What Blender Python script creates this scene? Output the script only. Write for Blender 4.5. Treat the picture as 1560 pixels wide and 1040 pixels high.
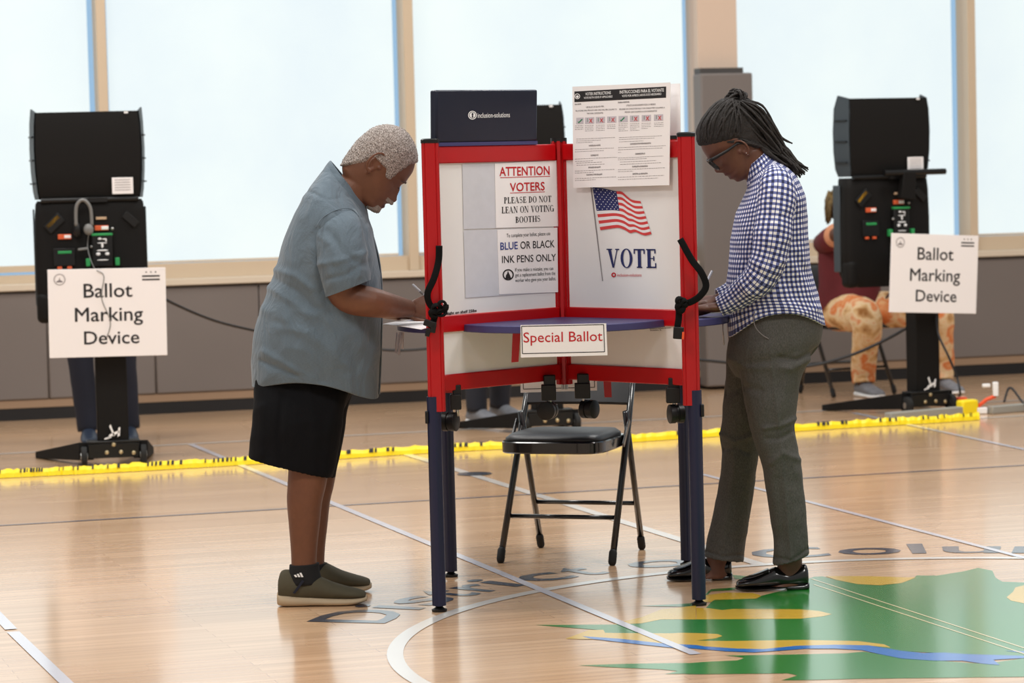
import bpy, bmesh, math, random
from mathutils import Vector, Matrix, noise
for o in list(bpy.data.objects): bpy.data.objects.remove(o, do_unlink=True)
SC = bpy.context.scene
COL = SC.collection
random.seed(4)
V = Vector
# ------------------------------------------------------------------ camera, world, lights, exposure
FPX, HOR, CAMH = 4450.0, 250.0, 1.48
ROLL, PITCH = math.radians(1.45), math.atan((520 - HOR) / FPX)
cr, sr, cp, sp = math.cos(ROLL), math.sin(ROLL), math.cos(PITCH), math.sin(PITCH)
CAM = V((0, 0, CAMH))
cam_d = bpy.data.cameras.new('camera'); cam = bpy.data.objects.new('camera', cam_d); COL.objects.link(cam)
cam_d.sensor_width = 36; cam_d.lens = FPX / 1560 * 36
Rv, Uv, Bv = V((cr, -sr * sp, -sr * cp)), V((sr, cr * sp, cr * cp)), V((0, -cp, sp))
cam.matrix_world = Matrix(((Rv.x, Uv.x, Bv.x, CAM.x), (Rv.y, Uv.y, Bv.y, CAM.y), (Rv.z, Uv.z, Bv.z, CAM.z), (0, 0, 0, 1)))
cam_d.clip_end = 200
cam_d.dof.use_dof = True; cam_d.dof.focus_distance = 9.95; cam_d.dof.aperture_fstop = 5.0
SC.camera = cam
SC.view_settings.view_transform = 'Standard'; SC.view_settings.look = 'None'
SC.view_settings.exposure = 0.0; SC.view_settings.gamma = 1.0
try: SC.view_settings.use_curve_mapping = False
except Exception: pass

def lin(c):
    return tuple(((x / 255) / 12.92 if x / 255 <= .04045 else ((x / 255 + .055) / 1.055) ** 2.4) for x in c[:3])

W = bpy.data.worlds.new('sky'); SC.world = W; W.use_nodes = True
nt = W.node_tree; nt.nodes.clear()
out = nt.nodes.new('ShaderNodeOutputWorld'); bg = nt.nodes.new('ShaderNodeBackground')
tc = nt.nodes.new('ShaderNodeTexCoord'); sep = nt.nodes.new('ShaderNodeSeparateXYZ'); mr = nt.nodes.new('ShaderNodeMapRange')
mx = nt.nodes.new('ShaderNodeMix'); mx.data_type = 'RGBA'
nt.links.new(tc.outputs['Generated'], sep.inputs[0]); nt.links.new(sep.outputs['Y'], mr.inputs['Value'])
mr.inputs['From Min'].default_value = .3; mr.inputs['From Max'].default_value = .8
nt.links.new(mr.outputs[0], mx.inputs[0])
mx.inputs[6].default_value = (.50, .495, .48, 1)      # light of the open gym side
mx.inputs[7].default_value = (.42, .70, 1.0, 1)      # daylight sky beyond the windows
nt.links.new(mx.outputs[2], bg.inputs[0]); bg.inputs[1].default_value = 0.8
nt.links.new(bg.outputs[0], out.inputs[0])

def area(name, loc, size, power, col=(1, .97, .93), rot=(0, 0, 0)):
    d = bpy.data.lights.new(name, 'AREA'); d.shape = 'RECTANGLE'; d.size = size[0]; d.size_y = size[1]
    d.energy = power; d.color = col
    o = bpy.data.objects.new(name, d); o.location = loc; o.rotation_euler = rot; COL.objects.link(o); return o
for i, (lx, ly) in enumerate(((-3, 5), (3, 5), (-3, 10), (3, 10), (-3, 14.5), (3, 14.5))):
    area('gym_ceiling_lamp', (lx, ly, 6.6), (1.6, 1.6), 210)

# ------------------------------------------------------------------ helpers: pixels of the photo -> points of the place
def ray(px, py):
    x, y = px - 780.0, py - 520.0
    xr, yr = cr * x - sr * y, sr * x + cr * y
    return V((xr, FPX * cp - yr * sp, -(yr * cp + FPX * sp)))
def P(px, py, Y):
    d = ray(px, py); return CAM + d * (Y / d.y)
def G(px, py, z=0.0):
    d = ray(px, py); return CAM + d * ((z - CAMH) / d.z)
def PL(px, py, pt, n):
    d = ray(px, py); return CAM + d * ((pt - CAM).dot(n) / d.dot(n))

# ------------------------------------------------------------------ materials
def mat(name, col, rough=.6, metal=0, spec=.5, bump=None, var=None, emit=None, coat=0, sheen=0):
    """bump=(scale, strength, dist) noise bump; var=(scale, amount) brightness variation"""
    m = bpy.data.materials.new(name); m.use_nodes = True
    n = m.node_tree.nodes; l = m.node_tree.links; b = n['Principled BSDF']
    c = lin(col) + (1,)
    b.inputs['Base Color'].default_value = c; b.inputs['Roughness'].default_value = rough
    b.inputs['Metallic'].default_value = metal; b.inputs['Specular IOR Level'].default_value = spec
    b.inputs['Coat Weight'].default_value = coat; b.inputs['Sheen Weight'].default_value = sheen
    t = n.new('ShaderNodeTexCoord')
    if var:
        nz = n.new('ShaderNodeTexNoise'); nz.inputs['Scale'].default_value = var[0]; nz.inputs['Detail'].default_value = 5
        l.new(t.outputs['Object'], nz.inputs['Vector'])
        r = n.new('ShaderNodeMapRange'); r.inputs['To Min'].default_value = 1 - var[1]; r.inputs['To Max'].default_value = 1 + var[1]
        r.inputs['From Min'].default_value = .25; r.inputs['From Max'].default_value = .75
        l.new(nz.outputs['Fac'], r.inputs['Value'])
        mm = n.new('ShaderNodeVectorMath'); mm.operation = 'SCALE'; mm.inputs[0].default_value = c[:3]
        l.new(r.outputs[0], mm.inputs['Scale']); l.new(mm.outputs[0], b.inputs['Base Color'])
    if bump:
        nz = n.new('ShaderNodeTexNoise'); nz.inputs['Scale'].default_value = bump[0]; nz.inputs['Detail'].default_value = 6
        l.new(t.outputs['Object'], nz.inputs['Vector'])
        bp = n.new('ShaderNodeBump'); bp.inputs['Strength'].default_value = bump[1]; bp.inputs['Distance'].default_value = bump[2]
        l.new(nz.outputs['Fac'], bp.inputs['Height']); l.new(bp.outputs[0], b.inputs['Normal'])
    if emit:
        b.inputs['Emission Color'].default_value = c; b.inputs['Emission Strength'].default_value = emit
    return m
def nodes(m): return m.node_tree.nodes, m.node_tree.links, m.node_tree.nodes['Principled BSDF']

M = {}
M['red'] = mat('red_enamel', (176, 4, 12), .32, spec=.5)
M['navy_leg'] = mat('navy_enamel', (13, 21, 56), .35)
M['shelf'] = mat('blue_laminate', (58, 56, 104), .45)
M['white'] = mat('white_board', (230, 229, 228), .45, var=(3, .02))
M['paper'] = mat('white_paper', (240, 237, 237), .75)
M['pocket'] = mat('clear_sleeve', (203, 205, 212), .25, var=(30, .03))
M['black'] = mat('black_plastic', (11, 11, 12), .45, spec=.4)
M['blackmatte'] = mat('black_moulding', (13, 11, 10), .7, spec=.25, bump=(220, .3, .002))
M['grey_edge'] = mat('window_sheen_plastic', (52, 62, 70), .5)  # window reflection on the device's side flaps, put into the base colour
M['rubber'] = mat('black_rubber', (18, 18, 18), .75)
M['webbing'] = mat('black_webbing', (11, 11, 12), .9, spec=.2, bump=(500, .4, .002))
M['steel'] = mat('steel', (180, 180, 178), .3, metal=1)
M['black_enamel'] = mat('black_enamel', (14, 15, 17), .22, coat=.5)
M['vinyl'] = mat('black_vinyl', (34, 34, 36), .42, bump=(400, .3, .001))
M['casenavy'] = mat('navy_vinyl', (11, 16, 38), .33, bump=(500, .25, .001))
M['ink'] = mat('black_ink', (28, 26, 28), .7)
M['greyink'] = mat('grey_ink', (125, 118, 120), .7)
M['redink'] = mat('red_ink', (190, 22, 34), .7)
M['blueink'] = mat('blue_ink', (38, 58, 132), .7)
M['navyink'] = mat('navy_ink', (24, 34, 92), .7)
M['flagred'] = mat('flag_red', (203, 58, 58), .6)
M['flagwhite'] = mat('flag_white', (226, 224, 226), .6)
M['greenink'] = mat('green_ink', (40, 130, 90), .7)
M['pinkgrey'] = mat('pictogram_grey', (196, 190, 198), .7)
M['lens_white'] = mat('white_ink', (238, 238, 238), .6)
M['orange'] = mat('orange_label', (214, 92, 48), .6)
M['yellowtab'] = mat('yellow_tab', (212, 160, 30), .5)
M['green'] = mat('green_plastic', (40, 150, 80), .5)
M['headset'] = mat('grey_plastic', (120, 120, 118), .45)
M['tan_label'] = mat('tan_label', (190, 160, 130), .7)
M['cream'] = mat('cream_paint', (206, 186, 160), .55)
M['sill'] = mat('sill_paint', (214, 200, 180), .5)
M['column_tan'] = mat('tan_paint', (214, 190, 170), .7)
M['pad'] = mat('grey_wall_pad', (116, 108, 104), .6, bump=(300, .2, .002), var=(.8, .05))
M['padtop'] = mat('pad_edge', (70, 66, 64), .6)
M['woodstrip'] = mat('wood_nailer', (150, 124, 100), .7)
M['baseblack'] = mat('black_rubber_base', (16, 15, 18), .6)
M['tapeyellow'] = mat('yellow_caution_tape', (250, 222, 16), .45)
M['cable'] = mat('black_cable', (26, 24, 26), .5)
M['greybar'] = mat('grey_power_strip', (150, 148, 140), .5)
M['orangeplug'] = mat('orange_plug', (236, 86, 40), .45)
M['skin_a'] = mat('brown_skin', (106, 65, 43), .5, var=(45, .10), bump=(260, .18, .002))
M['skin_w'] = mat('deep_brown_skin', (98, 60, 42), .46, var=(45, .10), bump=(260, .18, .002))
M['skin_s'] = mat('dark_skin', (78, 46, 34), .5, var=(40, .08))
M['lip'] = mat('lip', (88, 50, 40), .45)
M['denimshorts'] = mat('black_knit', (8, 9, 13), .9, spec=.2, bump=(300, .2, .002))
M['sock'] = mat('black_sock', (20, 20, 22), .9, bump=(400, .5, .002))
M['olive'] = mat('olive_knit', (74, 68, 50), .85, bump=(500, .5, .002), var=(30, .08))
M['sole'] = mat('beige_sole', (176, 156, 128), .7)
M['loafer'] = mat('black_leather', (14, 13, 13), .2, coat=.4)
M['navytrouser'] = mat('navy_trouser', (24, 28, 44), .85, var=(8, .1))
M['jean'] = mat('dark_jeans', (36, 38, 48), .85, var=(12, .15))
M['sneaker'] = mat('grey_sneaker', (120, 122, 128), .7, var=(30, .15))
M['blueshoe'] = mat('navy_shoe', (36, 46, 64), .45)
M['maroon'] = mat('maroon_knit', (98, 26, 34), .8, var=(12, .1), bump=(20, .2, .01))
M['trim'] = mat('peach_trim', (214, 148, 110), .8)
M['gold'] = mat('gold', (230, 180, 70), .25, metal=1)
M['frame_black'] = mat('eyeglass_frame', (13, 12, 12), .5)
M['locs'] = mat('dreadlocks_hair', (34, 29, 26), .75, bump=(180, .8, .004), var=(90, .35))
M['penclear'] = mat('pen_barrel', (196, 198, 204), .3)
M['brow'] = mat('dark_brow', (70, 54, 46), .9)
M['greybeard'] = mat('grey_beard', (150, 138, 128), .9, bump=(500, .8, .003), var=(200, .4))
M['blondehair'] = mat('blond_streaked_hair', (104, 82, 42), .7, var=(40, .6), bump=(120, .8, .005))
M['plainshirt'] = mat('dark_shirt', (40, 42, 52), .8)
M['eye'] = mat('eye_white', (205, 195, 185), .3)
M['brass'] = mat('bolt', (196, 178, 140), .35, metal=.7)

def cloth_weave(m, scale=(900, 900, 900), amt=.25, wrinkle=(7, .5, .02), coord='UV'):
    n, l, b = nodes(m); t = n.new('ShaderNodeTexCoord')
    base = tuple(b.inputs['Base Color'].default_value)
    mp = n.new('ShaderNodeMapping'); mp.inputs['Scale'].default_value = scale; l.new(t.outputs[coord], mp.inputs[0])
    n1 = n.new('ShaderNodeTexNoise'); n1.inputs['Scale'].default_value = 1; n1.inputs['Detail'].default_value = 3; l.new(mp.outputs[0], n1.inputs[0])
    r = n.new('ShaderNodeMapRange'); r.inputs['From Min'].default_value = .3; r.inputs['From Max'].default_value = .7
    r.inputs['To Min'].default_value = 1 - amt; r.inputs['To Max'].default_value = 1 + amt; l.new(n1.outputs['Fac'], r.inputs[0])
    mm = n.new('ShaderNodeVectorMath'); mm.operation = 'SCALE'; mm.inputs[0].default_value = base[:3]
    l.new(r.outputs[0], mm.inputs['Scale']); l.new(mm.outputs[0], b.inputs['Base Color'])
    n2 = n.new('ShaderNodeTexNoise'); n2.inputs['Scale'].default_value = wrinkle[0]; n2.inputs['Detail'].default_value = 4
    n2.inputs['Distortion'].default_value = 1.2
    mp2 = n.new('ShaderNodeMapping'); mp2.inputs['Scale'].default_value = (1.6, 1.6, .8); l.new(t.outputs['Object'], mp2.inputs[0])
    l.new(mp2.outputs[0], n2.inputs[0])
    bp = n.new('ShaderNodeBump'); bp.inputs['Strength'].default_value = wrinkle[1]; bp.inputs['Distance'].default_value = wrinkle[2]
    l.new(n2.outputs['Fac'], bp.inputs['Height']); l.new(bp.outputs[0], b.inputs['Normal'])
    return m
M['linen'] = cloth_weave(mat('grey_blue_linen', (88, 103, 114), .8, sheen=.15), (160, 900, 1), .16, (7, .55, .03))
M['pants'] = cloth_weave(mat('grey_denim', (73, 71, 67), .85), (420, 420, 150), .34, (9, .4, .02), 'Object')

def gingham():
    m = mat('navy_gingham', (230, 228, 226), .8); n, l, b = nodes(m)
    t = n.new('ShaderNodeTexCoord'); s = n.new('ShaderNodeSeparateXYZ'); l.new(t.outputs['UV'], s.inputs[0])
    def band(o):
        a = n.new('ShaderNodeMath'); a.operation = 'MULTIPLY'; a.inputs[1].default_value = 1 / .0172; l.new(o, a.inputs[0])
        f = n.new('ShaderNodeMath'); f.operation = 'FRACT'; l.new(a.outputs[0], f.inputs[0])
        g = n.new('ShaderNodeMath'); g.operation = 'GREATER_THAN'; g.inputs[1].default_value = .5; l.new(f.outputs[0], g.inputs[0])
        return g.outputs[0]
    u, v = band(s.outputs[0]), band(s.outputs[1])
    ad = n.new('ShaderNodeMath'); ad.operation = 'ADD'; l.new(u, ad.inputs[0]); l.new(v, ad.inputs[1])
    h = n.new('ShaderNodeMath'); h.operation = 'MULTIPLY'; h.inputs[1].default_value = .5; l.new(ad.outputs[0], h.inputs[0])
    r = n.new('ShaderNodeValToRGB'); r.color_ramp.interpolation = 'LINEAR'
    r.color_ramp.elements[0].color = lin((232, 230, 230)) + (1,); r.color_ramp.elements[1].color = lin((26, 32, 74)) + (1,)
    e = r.color_ramp.elements.new(.5); e.color = lin((98, 106, 156)) + (1,)
    l.new(h.outputs[0], r.inputs[0]); l.new(r.outputs[0], b.inputs['Base Color'])
    n2 = n.new('ShaderNodeTexNoise'); n2.inputs['Scale'].default_value = 9; n2.inputs['Detail'].default_value = 3; l.new(t.outputs['Object'], n2.inputs[0])
    bp = n.new('ShaderNodeBump'); bp.inputs['Strength'].default_value = .4; bp.inputs['Distance'].default_value = .02
    l.new(n2.outputs['Fac'], bp.inputs['Height']); l.new(bp.outputs[0], b.inputs['Normal'])
    return m
M['gingham'] = gingham()

def ramp_noise(name, scale, stops, rough=.85, detail=4, dist=.5, bump=None):
    m = mat(name, (128, 128, 128), rough, bump=bump); n, l, b = nodes(m)
    t = n.new('ShaderNodeTexCoord'); z = n.new('ShaderNodeTexNoise'); z.inputs['Scale'].default_value = scale
    z.inputs['Detail'].default_value = detail; z.inputs['Distortion'].default_value = dist
    l.new(t.outputs['Object'], z.inputs[0]); r = n.new('ShaderNodeValToRGB'); cr_ = r.color_ramp
    cr_.elements[0].position, cr_.elements[0].color = stops[0][0], lin(stops[0][1]) + (1,)
    cr_.elements[1].position, cr_.elements[1].color = stops[-1][0], lin(stops[-1][1]) + (1,)
    for p_, c_ in stops[1:-1]:
        e = cr_.elements.new(p_); e.color = lin(c_) + (1,)
    l.new(z.outputs['Fac'], r.inputs[0]); l.new(r.outputs[0], b.inputs['Base Color']); return m
M['tiedye'] = ramp_noise('orange_tie_dye', 9, [(.3, (150, 96, 40)), (.42, (214, 172, 120)), (.5, (228, 202, 162)), (.6, (216, 120, 60)), (.74, (226, 176, 126))], detail=3, dist=.2)
M['greyhair'] = ramp_noise('grey_cropped_hair', 260, [(.3, (84, 74, 68)), (.5, (160, 148, 141)), (.7, (216, 206, 200))], .95, bump=(300, 1.0, .006), detail=2)

def wood_floor():
    m = mat('maple_strip_floor', (208, 170, 128), .3); n, l, b = nodes(m)
    t = n.new('ShaderNodeTexCoord'); mp = n.new('ShaderNodeMapping'); mp.inputs['Rotation'].default_value = (0, 0, math.radians(-17.1))
    l.new(t.outputs['Object'], mp.inputs[0])
    br = n.new('ShaderNodeTexBrick'); br.inputs['Scale'].default_value = 1; br.inputs['Brick Width'].default_value = 1.1
    br.inputs['Row Height'].default_value = .057; br.inputs['Mortar Size'].default_value = .0012; br.offset = .37; br.inputs['Bias'].default_value = 0
    br.inputs['Color1'].default_value = lin((222, 183, 145)) + (1,); br.inputs['Color2'].default_value = lin((208, 168, 130)) + (1,)
    br.inputs['Mortar'].default_value = lin((178, 136, 102)) + (1,); l.new(mp.outputs[0], br.inputs['Vector'])
    m2 = n.new('ShaderNodeMapping'); m2.inputs['Scale'].default_value = (1.2, 42, 1); l.new(mp.outputs[0], m2.inputs[0])
    z = n.new('ShaderNodeTexNoise'); z.inputs['Scale'].default_value = 1; z.inputs['Detail'].default_value = 6; l.new(m2.outputs[0], z.inputs[0])
    r = n.new('ShaderNodeMapRange'); r.inputs['From Min'].default_value = .3; r.inputs['From Max'].default_value = .7
    r.inputs['To Min'].default_value = .84; r.inputs['To Max'].default_value = 1.10; l.new(z.outputs['Fac'], r.inputs[0])
    mm = n.new('ShaderNodeVectorMath'); mm.operation = 'SCALE'; l.new(br.outputs['Color'], mm.inputs[0]); l.new(r.outputs[0], mm.inputs['Scale'])
    l.new(mm.outputs[0], b.inputs['Base Color'])
    b.inputs['Roughness'].default_value = .24; b.inputs['Specular IOR Level'].default_value = .5; b.inputs['Coat Weight'].default_value = .75; b.inputs['Coat Roughness'].default_value = .13
    z3 = n.new('ShaderNodeTexNoise'); z3.inputs['Scale'].default_value = .6; z3.inputs['Detail'].default_value = 3; l.new(mp.outputs[0], z3.inputs[0])
    r3 = n.new('ShaderNodeMapRange'); r3.inputs['To Min'].default_value = .22; r3.inputs['To Max'].default_value = .32; l.new(z3.outputs['Fac'], r3.inputs[0])
    l.new(r3.outputs[0], b.inputs['Roughness'])
    bp = n.new('ShaderNodeBump'); bp.inputs['Strength'].default_value = .06; bp.inputs['Distance'].default_value = .002
    l.new(z.outputs['Fac'], bp.inputs['Height']); l.new(bp.outputs[0], b.inputs['Normal'])
    return m
M['floor'] = wood_floor()
def paint(name, col):
    m = mat(name, col, .24, spec=.5, coat=.75, var=(2, .04)); nodes(m)[2].inputs['Coat Roughness'].default_value = .13; return m
M['fl_white'] = paint('white_floor_paint', (226, 220, 214)); M['fl_tape'] = paint('white_floor_tape', (214, 212, 222))
M['fl_navy'] = paint('slate_floor_paint', (58, 66, 84)); M['fl_green'] = paint('green_floor_paint', (34, 128, 44))
M['fl_yellow'] = paint('yellow_floor_paint', (222, 180, 58)); M['fl_blue'] = paint('blue_floor_paint', (18, 112, 196))
M['fl_blueline'] = paint('grey_blue_floor_line', (112, 112, 128)); M['fl_cream'] = paint('cream_floor_line', (224, 206, 160))

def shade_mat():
    m = mat('glowing_shade_cloth', (214, 228, 232), .9); n, l, b = nodes(m)
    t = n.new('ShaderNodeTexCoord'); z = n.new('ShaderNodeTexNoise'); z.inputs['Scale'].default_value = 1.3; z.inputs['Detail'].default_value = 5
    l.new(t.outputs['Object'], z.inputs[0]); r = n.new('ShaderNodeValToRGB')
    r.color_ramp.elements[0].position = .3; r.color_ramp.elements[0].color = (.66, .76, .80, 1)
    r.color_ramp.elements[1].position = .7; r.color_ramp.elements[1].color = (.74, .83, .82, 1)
    l.new(z.outputs['Fac'], r.inputs[0]); l.new(r.outputs[0], b.inputs['Emission Color']); b.inputs['Emission Strength'].default_value = 1.07  # the cloth itself emits, standing in for daylight coming through it
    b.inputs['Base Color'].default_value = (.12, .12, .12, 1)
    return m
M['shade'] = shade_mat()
def glass_mat():
    m = bpy.data.materials.new('window_glass'); m.use_nodes = True; n = m.node_tree.nodes; l = m.node_tree.links; n.clear()
    o = n.new('ShaderNodeOutputMaterial'); a = n.new('ShaderNodeBsdfTransparent'); g = n.new('ShaderNodeBsdfGlossy'); g.inputs['Roughness'].default_value = .02
    x = n.new('ShaderNodeMixShader'); x.inputs[0].default_value = .06
    l.new(a.outputs[0], x.inputs[1]); l.new(g.outputs[0], x.inputs[2]); l.new(x.outputs[0], o.inputs[0]); return m
M['glass'] = glass_mat()

# ------------------------------------------------------------------ mesh builder
def spow(v, e): return math.copysign(abs(v) ** e, v)
class MB:
    def __init__(s): s.v = []; s.f = []; s.uv = []; s.mi = []; s.m = 0
    def add(s, vs, fs, uvs=None):
        b = len(s.v); s.v += [V(p) for p in vs]
        for k, f in enumerate(fs):
            s.f.append([b + i for i in f]); s.uv.append(uvs[k] if uvs else [(0, 0)] * len(f)); s.mi.append(s.m)
        return s
    def box(s, c, size, R=None, taper=1.0):
        R = R or Matrix.Identity(3); hx, hy, hz = [q / 2 for q in size]; c = V(c); vs = []
        for z in (-1, 1):
            k = taper if z > 0 else 1
            for x, y in ((-1, -1), (1, -1), (1, 1), (-1, 1)): vs.append(c + R @ V((x * hx * k, y * hy * k, z * hz)))
        return s.add(vs, [(3, 2, 1, 0), (4, 5, 6, 7), (0, 1, 5, 4), (1, 2, 6, 5), (2, 3, 7, 6), (3, 0, 4, 7)])
    def loft(s, rings, caps=True, uvs=None):
        n = len(rings[0]); vs = [p for r in rings for p in r]; fs = []; us = []
        for i in range(len(rings) - 1):
            for j in range(n):
                k = (j + 1) % n; fs.append((i * n + j, i * n + k, (i + 1) * n + k, (i + 1) * n + j))
                if uvs:
                    a, b2 = uvs[i], uvs[i + 1]
                    us.append([(a[0] * j / n, a[1]), (a[0] * (j + 1) / n, a[1]), (b2[0] * (j + 1) / n, b2[1]), (b2[0] * j / n, b2[1])])
        if not uvs: us = None
        if caps:
            fs.append(tuple(reversed(range(n)))); fs.append(tuple((len(rings) - 1) * n + j for j in range(n)))
            if us is not None: us += [[(0, 0)] * n, [(0, 0)] * n]
        return s.add(vs, fs, us)
    def tube(s, pts, r, seg=10, caps=True, round_end=False, flat=None):
        pts = [V(p) for p in pts]; n = len(pts); r = r if isinstance(r, (list, tuple)) else [r] * n
        r = list(r)
        if round_end:
            d0 = (pts[0] - pts[1]).normalized(); d1 = (pts[-1] - pts[-2]).normalized()
            pts = [pts[0] + d0 * r[0] * .9, pts[0] + d0 * r[0] * .55] + pts + [pts[-1] + d1 * r[-1] * .55, pts[-1] + d1 * r[-1] * .9]
            r = [r[0] * .35, r[0] * .8] + r + [r[-1] * .8, r[-1] * .35]; n = len(pts)
        rings = []; prev = None
        for i in range(n):
            t = (pts[min(i + 1, n - 1)] - pts[max(i - 1, 0)]).normalized()
            if prev is None:
                a = V((0, 1, 0)) if abs(t.y) < .9 else V((1, 0, 0))
                u = t.cross(a).normalized()
            else:
                u = (prev - t * prev.dot(t)).normalized()
            prev = u; w = t.cross(u)
            if flat: rings.append([pts[i] + u * math.cos(2 * math.pi * j / seg) * r[i] * flat[0] + w * math.sin(2 * math.pi * j / seg) * r[i] * flat[1] for j in range(seg)])
            else: rings.append([pts[i] + (u * math.cos(2 * math.pi * j / seg) + w * math.sin(2 * math.pi * j / seg)) * r[i] for j in range(seg)])
        return s.loft(rings, caps)
    def sphere(s, c, r, R=None, n=14):
        R = R or Matrix.Identity(3); r = r if isinstance(r, (list, tuple)) else (r, r, r); c = V(c); rings = []
        for i in range(1, n):
            a = math.pi * i / n
            rings.append([c + R @ V((math.sin(a) * math.cos(2 * math.pi * j / (n + 4)) * r[0], math.sin(a) * math.sin(2 * math.pi * j / (n + 4)) * r[1], math.cos(a) * r[2])) for j in range(n + 4)])
        return s.loft(rings)
    def prism(s, poly, ext):
        """poly: list of 3D points (planar), ext: extrusion vector"""
        ext = V(ext); n = len(poly); vs = [V(p) for p in poly] + [V(p) + ext for p in poly]
        fs = [tuple(range(n)), tuple(reversed(range(n, 2 * n)))] + [(j, j + n, (j + 1) % n + n, (j + 1) % n) for j in range(n)]
        return s.add(vs, fs)
    def cyl(s, c, axis, r, h, seg=20, r2=None):
        a = V(axis).normalized() * h / 2; return s.tube([V(c) - a, V(c) + a], [r, r if r2 is None else r2], seg)
    def ngon(s, pts): return s.add(pts, [tuple(range(len(pts)))])
    def mesh(s, name):
        me = bpy.data.meshes.new(name); me.from_pydata([tuple(p) for p in s.v], [], s.f)
        uvl = me.uv_layers.new(name='UVMap'); k = 0
        for f, us in zip(s.f, s.uv):
            for q in us: uvl.data[k].uv = q; k += 1
        for p, i in zip(me.polygons, s.mi): p.material_index = i
        bm = bmesh.new(); bm.from_mesh(me)
        bmesh.ops.recalc_face_normals(bm, faces=bm.faces); big = [f for f in bm.faces if len(f.verts) > 4]
        if big: bmesh.ops.triangulate(bm, faces=big)
        bm.to_mesh(me); bm.free(); return me
    def build(s, name, m, parent=None, smooth=False, bevel=0, bseg=2, origin=None, sharp=None):
        me = s.mesh(name)
        for q in (m if isinstance(m, (list, tuple)) else [m]): me.materials.append(q)
        o = bpy.data.objects.new(name, me); COL.objects.link(o)
        if parent is not None: put(o, parent)
        if origin is not None:
            me.transform(Matrix.Translation(-V(origin))); o.location = V(origin)
        if smooth:
            for p in me.polygons: p.use_smooth = True
            if sharp: me.set_sharp_from_angle(angle=math.radians(sharp))
        if bevel:
            b = o.modifiers.new('bevel', 'BEVEL'); b.width = bevel; b.segments = bseg; b.limit_method = 'ANGLE'; b.angle_limit = math.radians(35)
            for p in me.polygons: p.use_smooth = True
            me.set_sharp_from_angle(angle=math.radians(40))
        return o
WM = {}
def put(o, parent):
    """parent in place; geometry was written in the parent's local or (world_root) world space"""
    o.parent = parent
    if parent.get('_w'): o.matrix_parent_inverse = Matrix.Translation(parent.location).inverted() if parent.parent is None else Matrix.Identity(4)
def tag(o, label=None, cat=None, group=None, kind=None):
    if label: o['label'] = label
    if cat: o['category'] = cat
    if group: o['group'] = group
    if kind: o['kind'] = kind
    return o
def empty(name, loc=(0, 0, 0), rz=0, world=False, **k):
    o = bpy.data.objects.new(name, None); COL.objects.link(o); o.location = V(loc); o.rotation_euler = (0, 0, rz); o.empty_display_size = .1
    if world: WM[o.name] = True; o['_w'] = 1
    return tag(o, **k)
def copy_tree(o, parent=None):
    c = o.copy(); COL.objects.link(c)
    if parent is not None: c.parent = parent
    for ch in list(o.children): copy_tree(ch, c)
    return c
def Rz(a): return Matrix.Rotation(a, 3, 'Z')

def text_mesh(txt, bold=0.0):
    cu = bpy.data.curves.new('t', 'FONT'); cu.body = txt; cu.size = 1; cu.offset = bold; cu.resolution_u = 3
    ob = bpy.data.objects.new('t', cu); me = bpy.data.meshes.new_from_object(ob)
    vs = [v.co.copy() for v in me.vertices]; fs = [tuple(p.vertices) for p in me.polygons]
    bpy.data.objects.remove(ob); bpy.data.curves.remove(cu); bpy.data.meshes.remove(me)
    return vs, fs
CAPH = max(v.y for v in text_mesh('H')[0])
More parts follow.
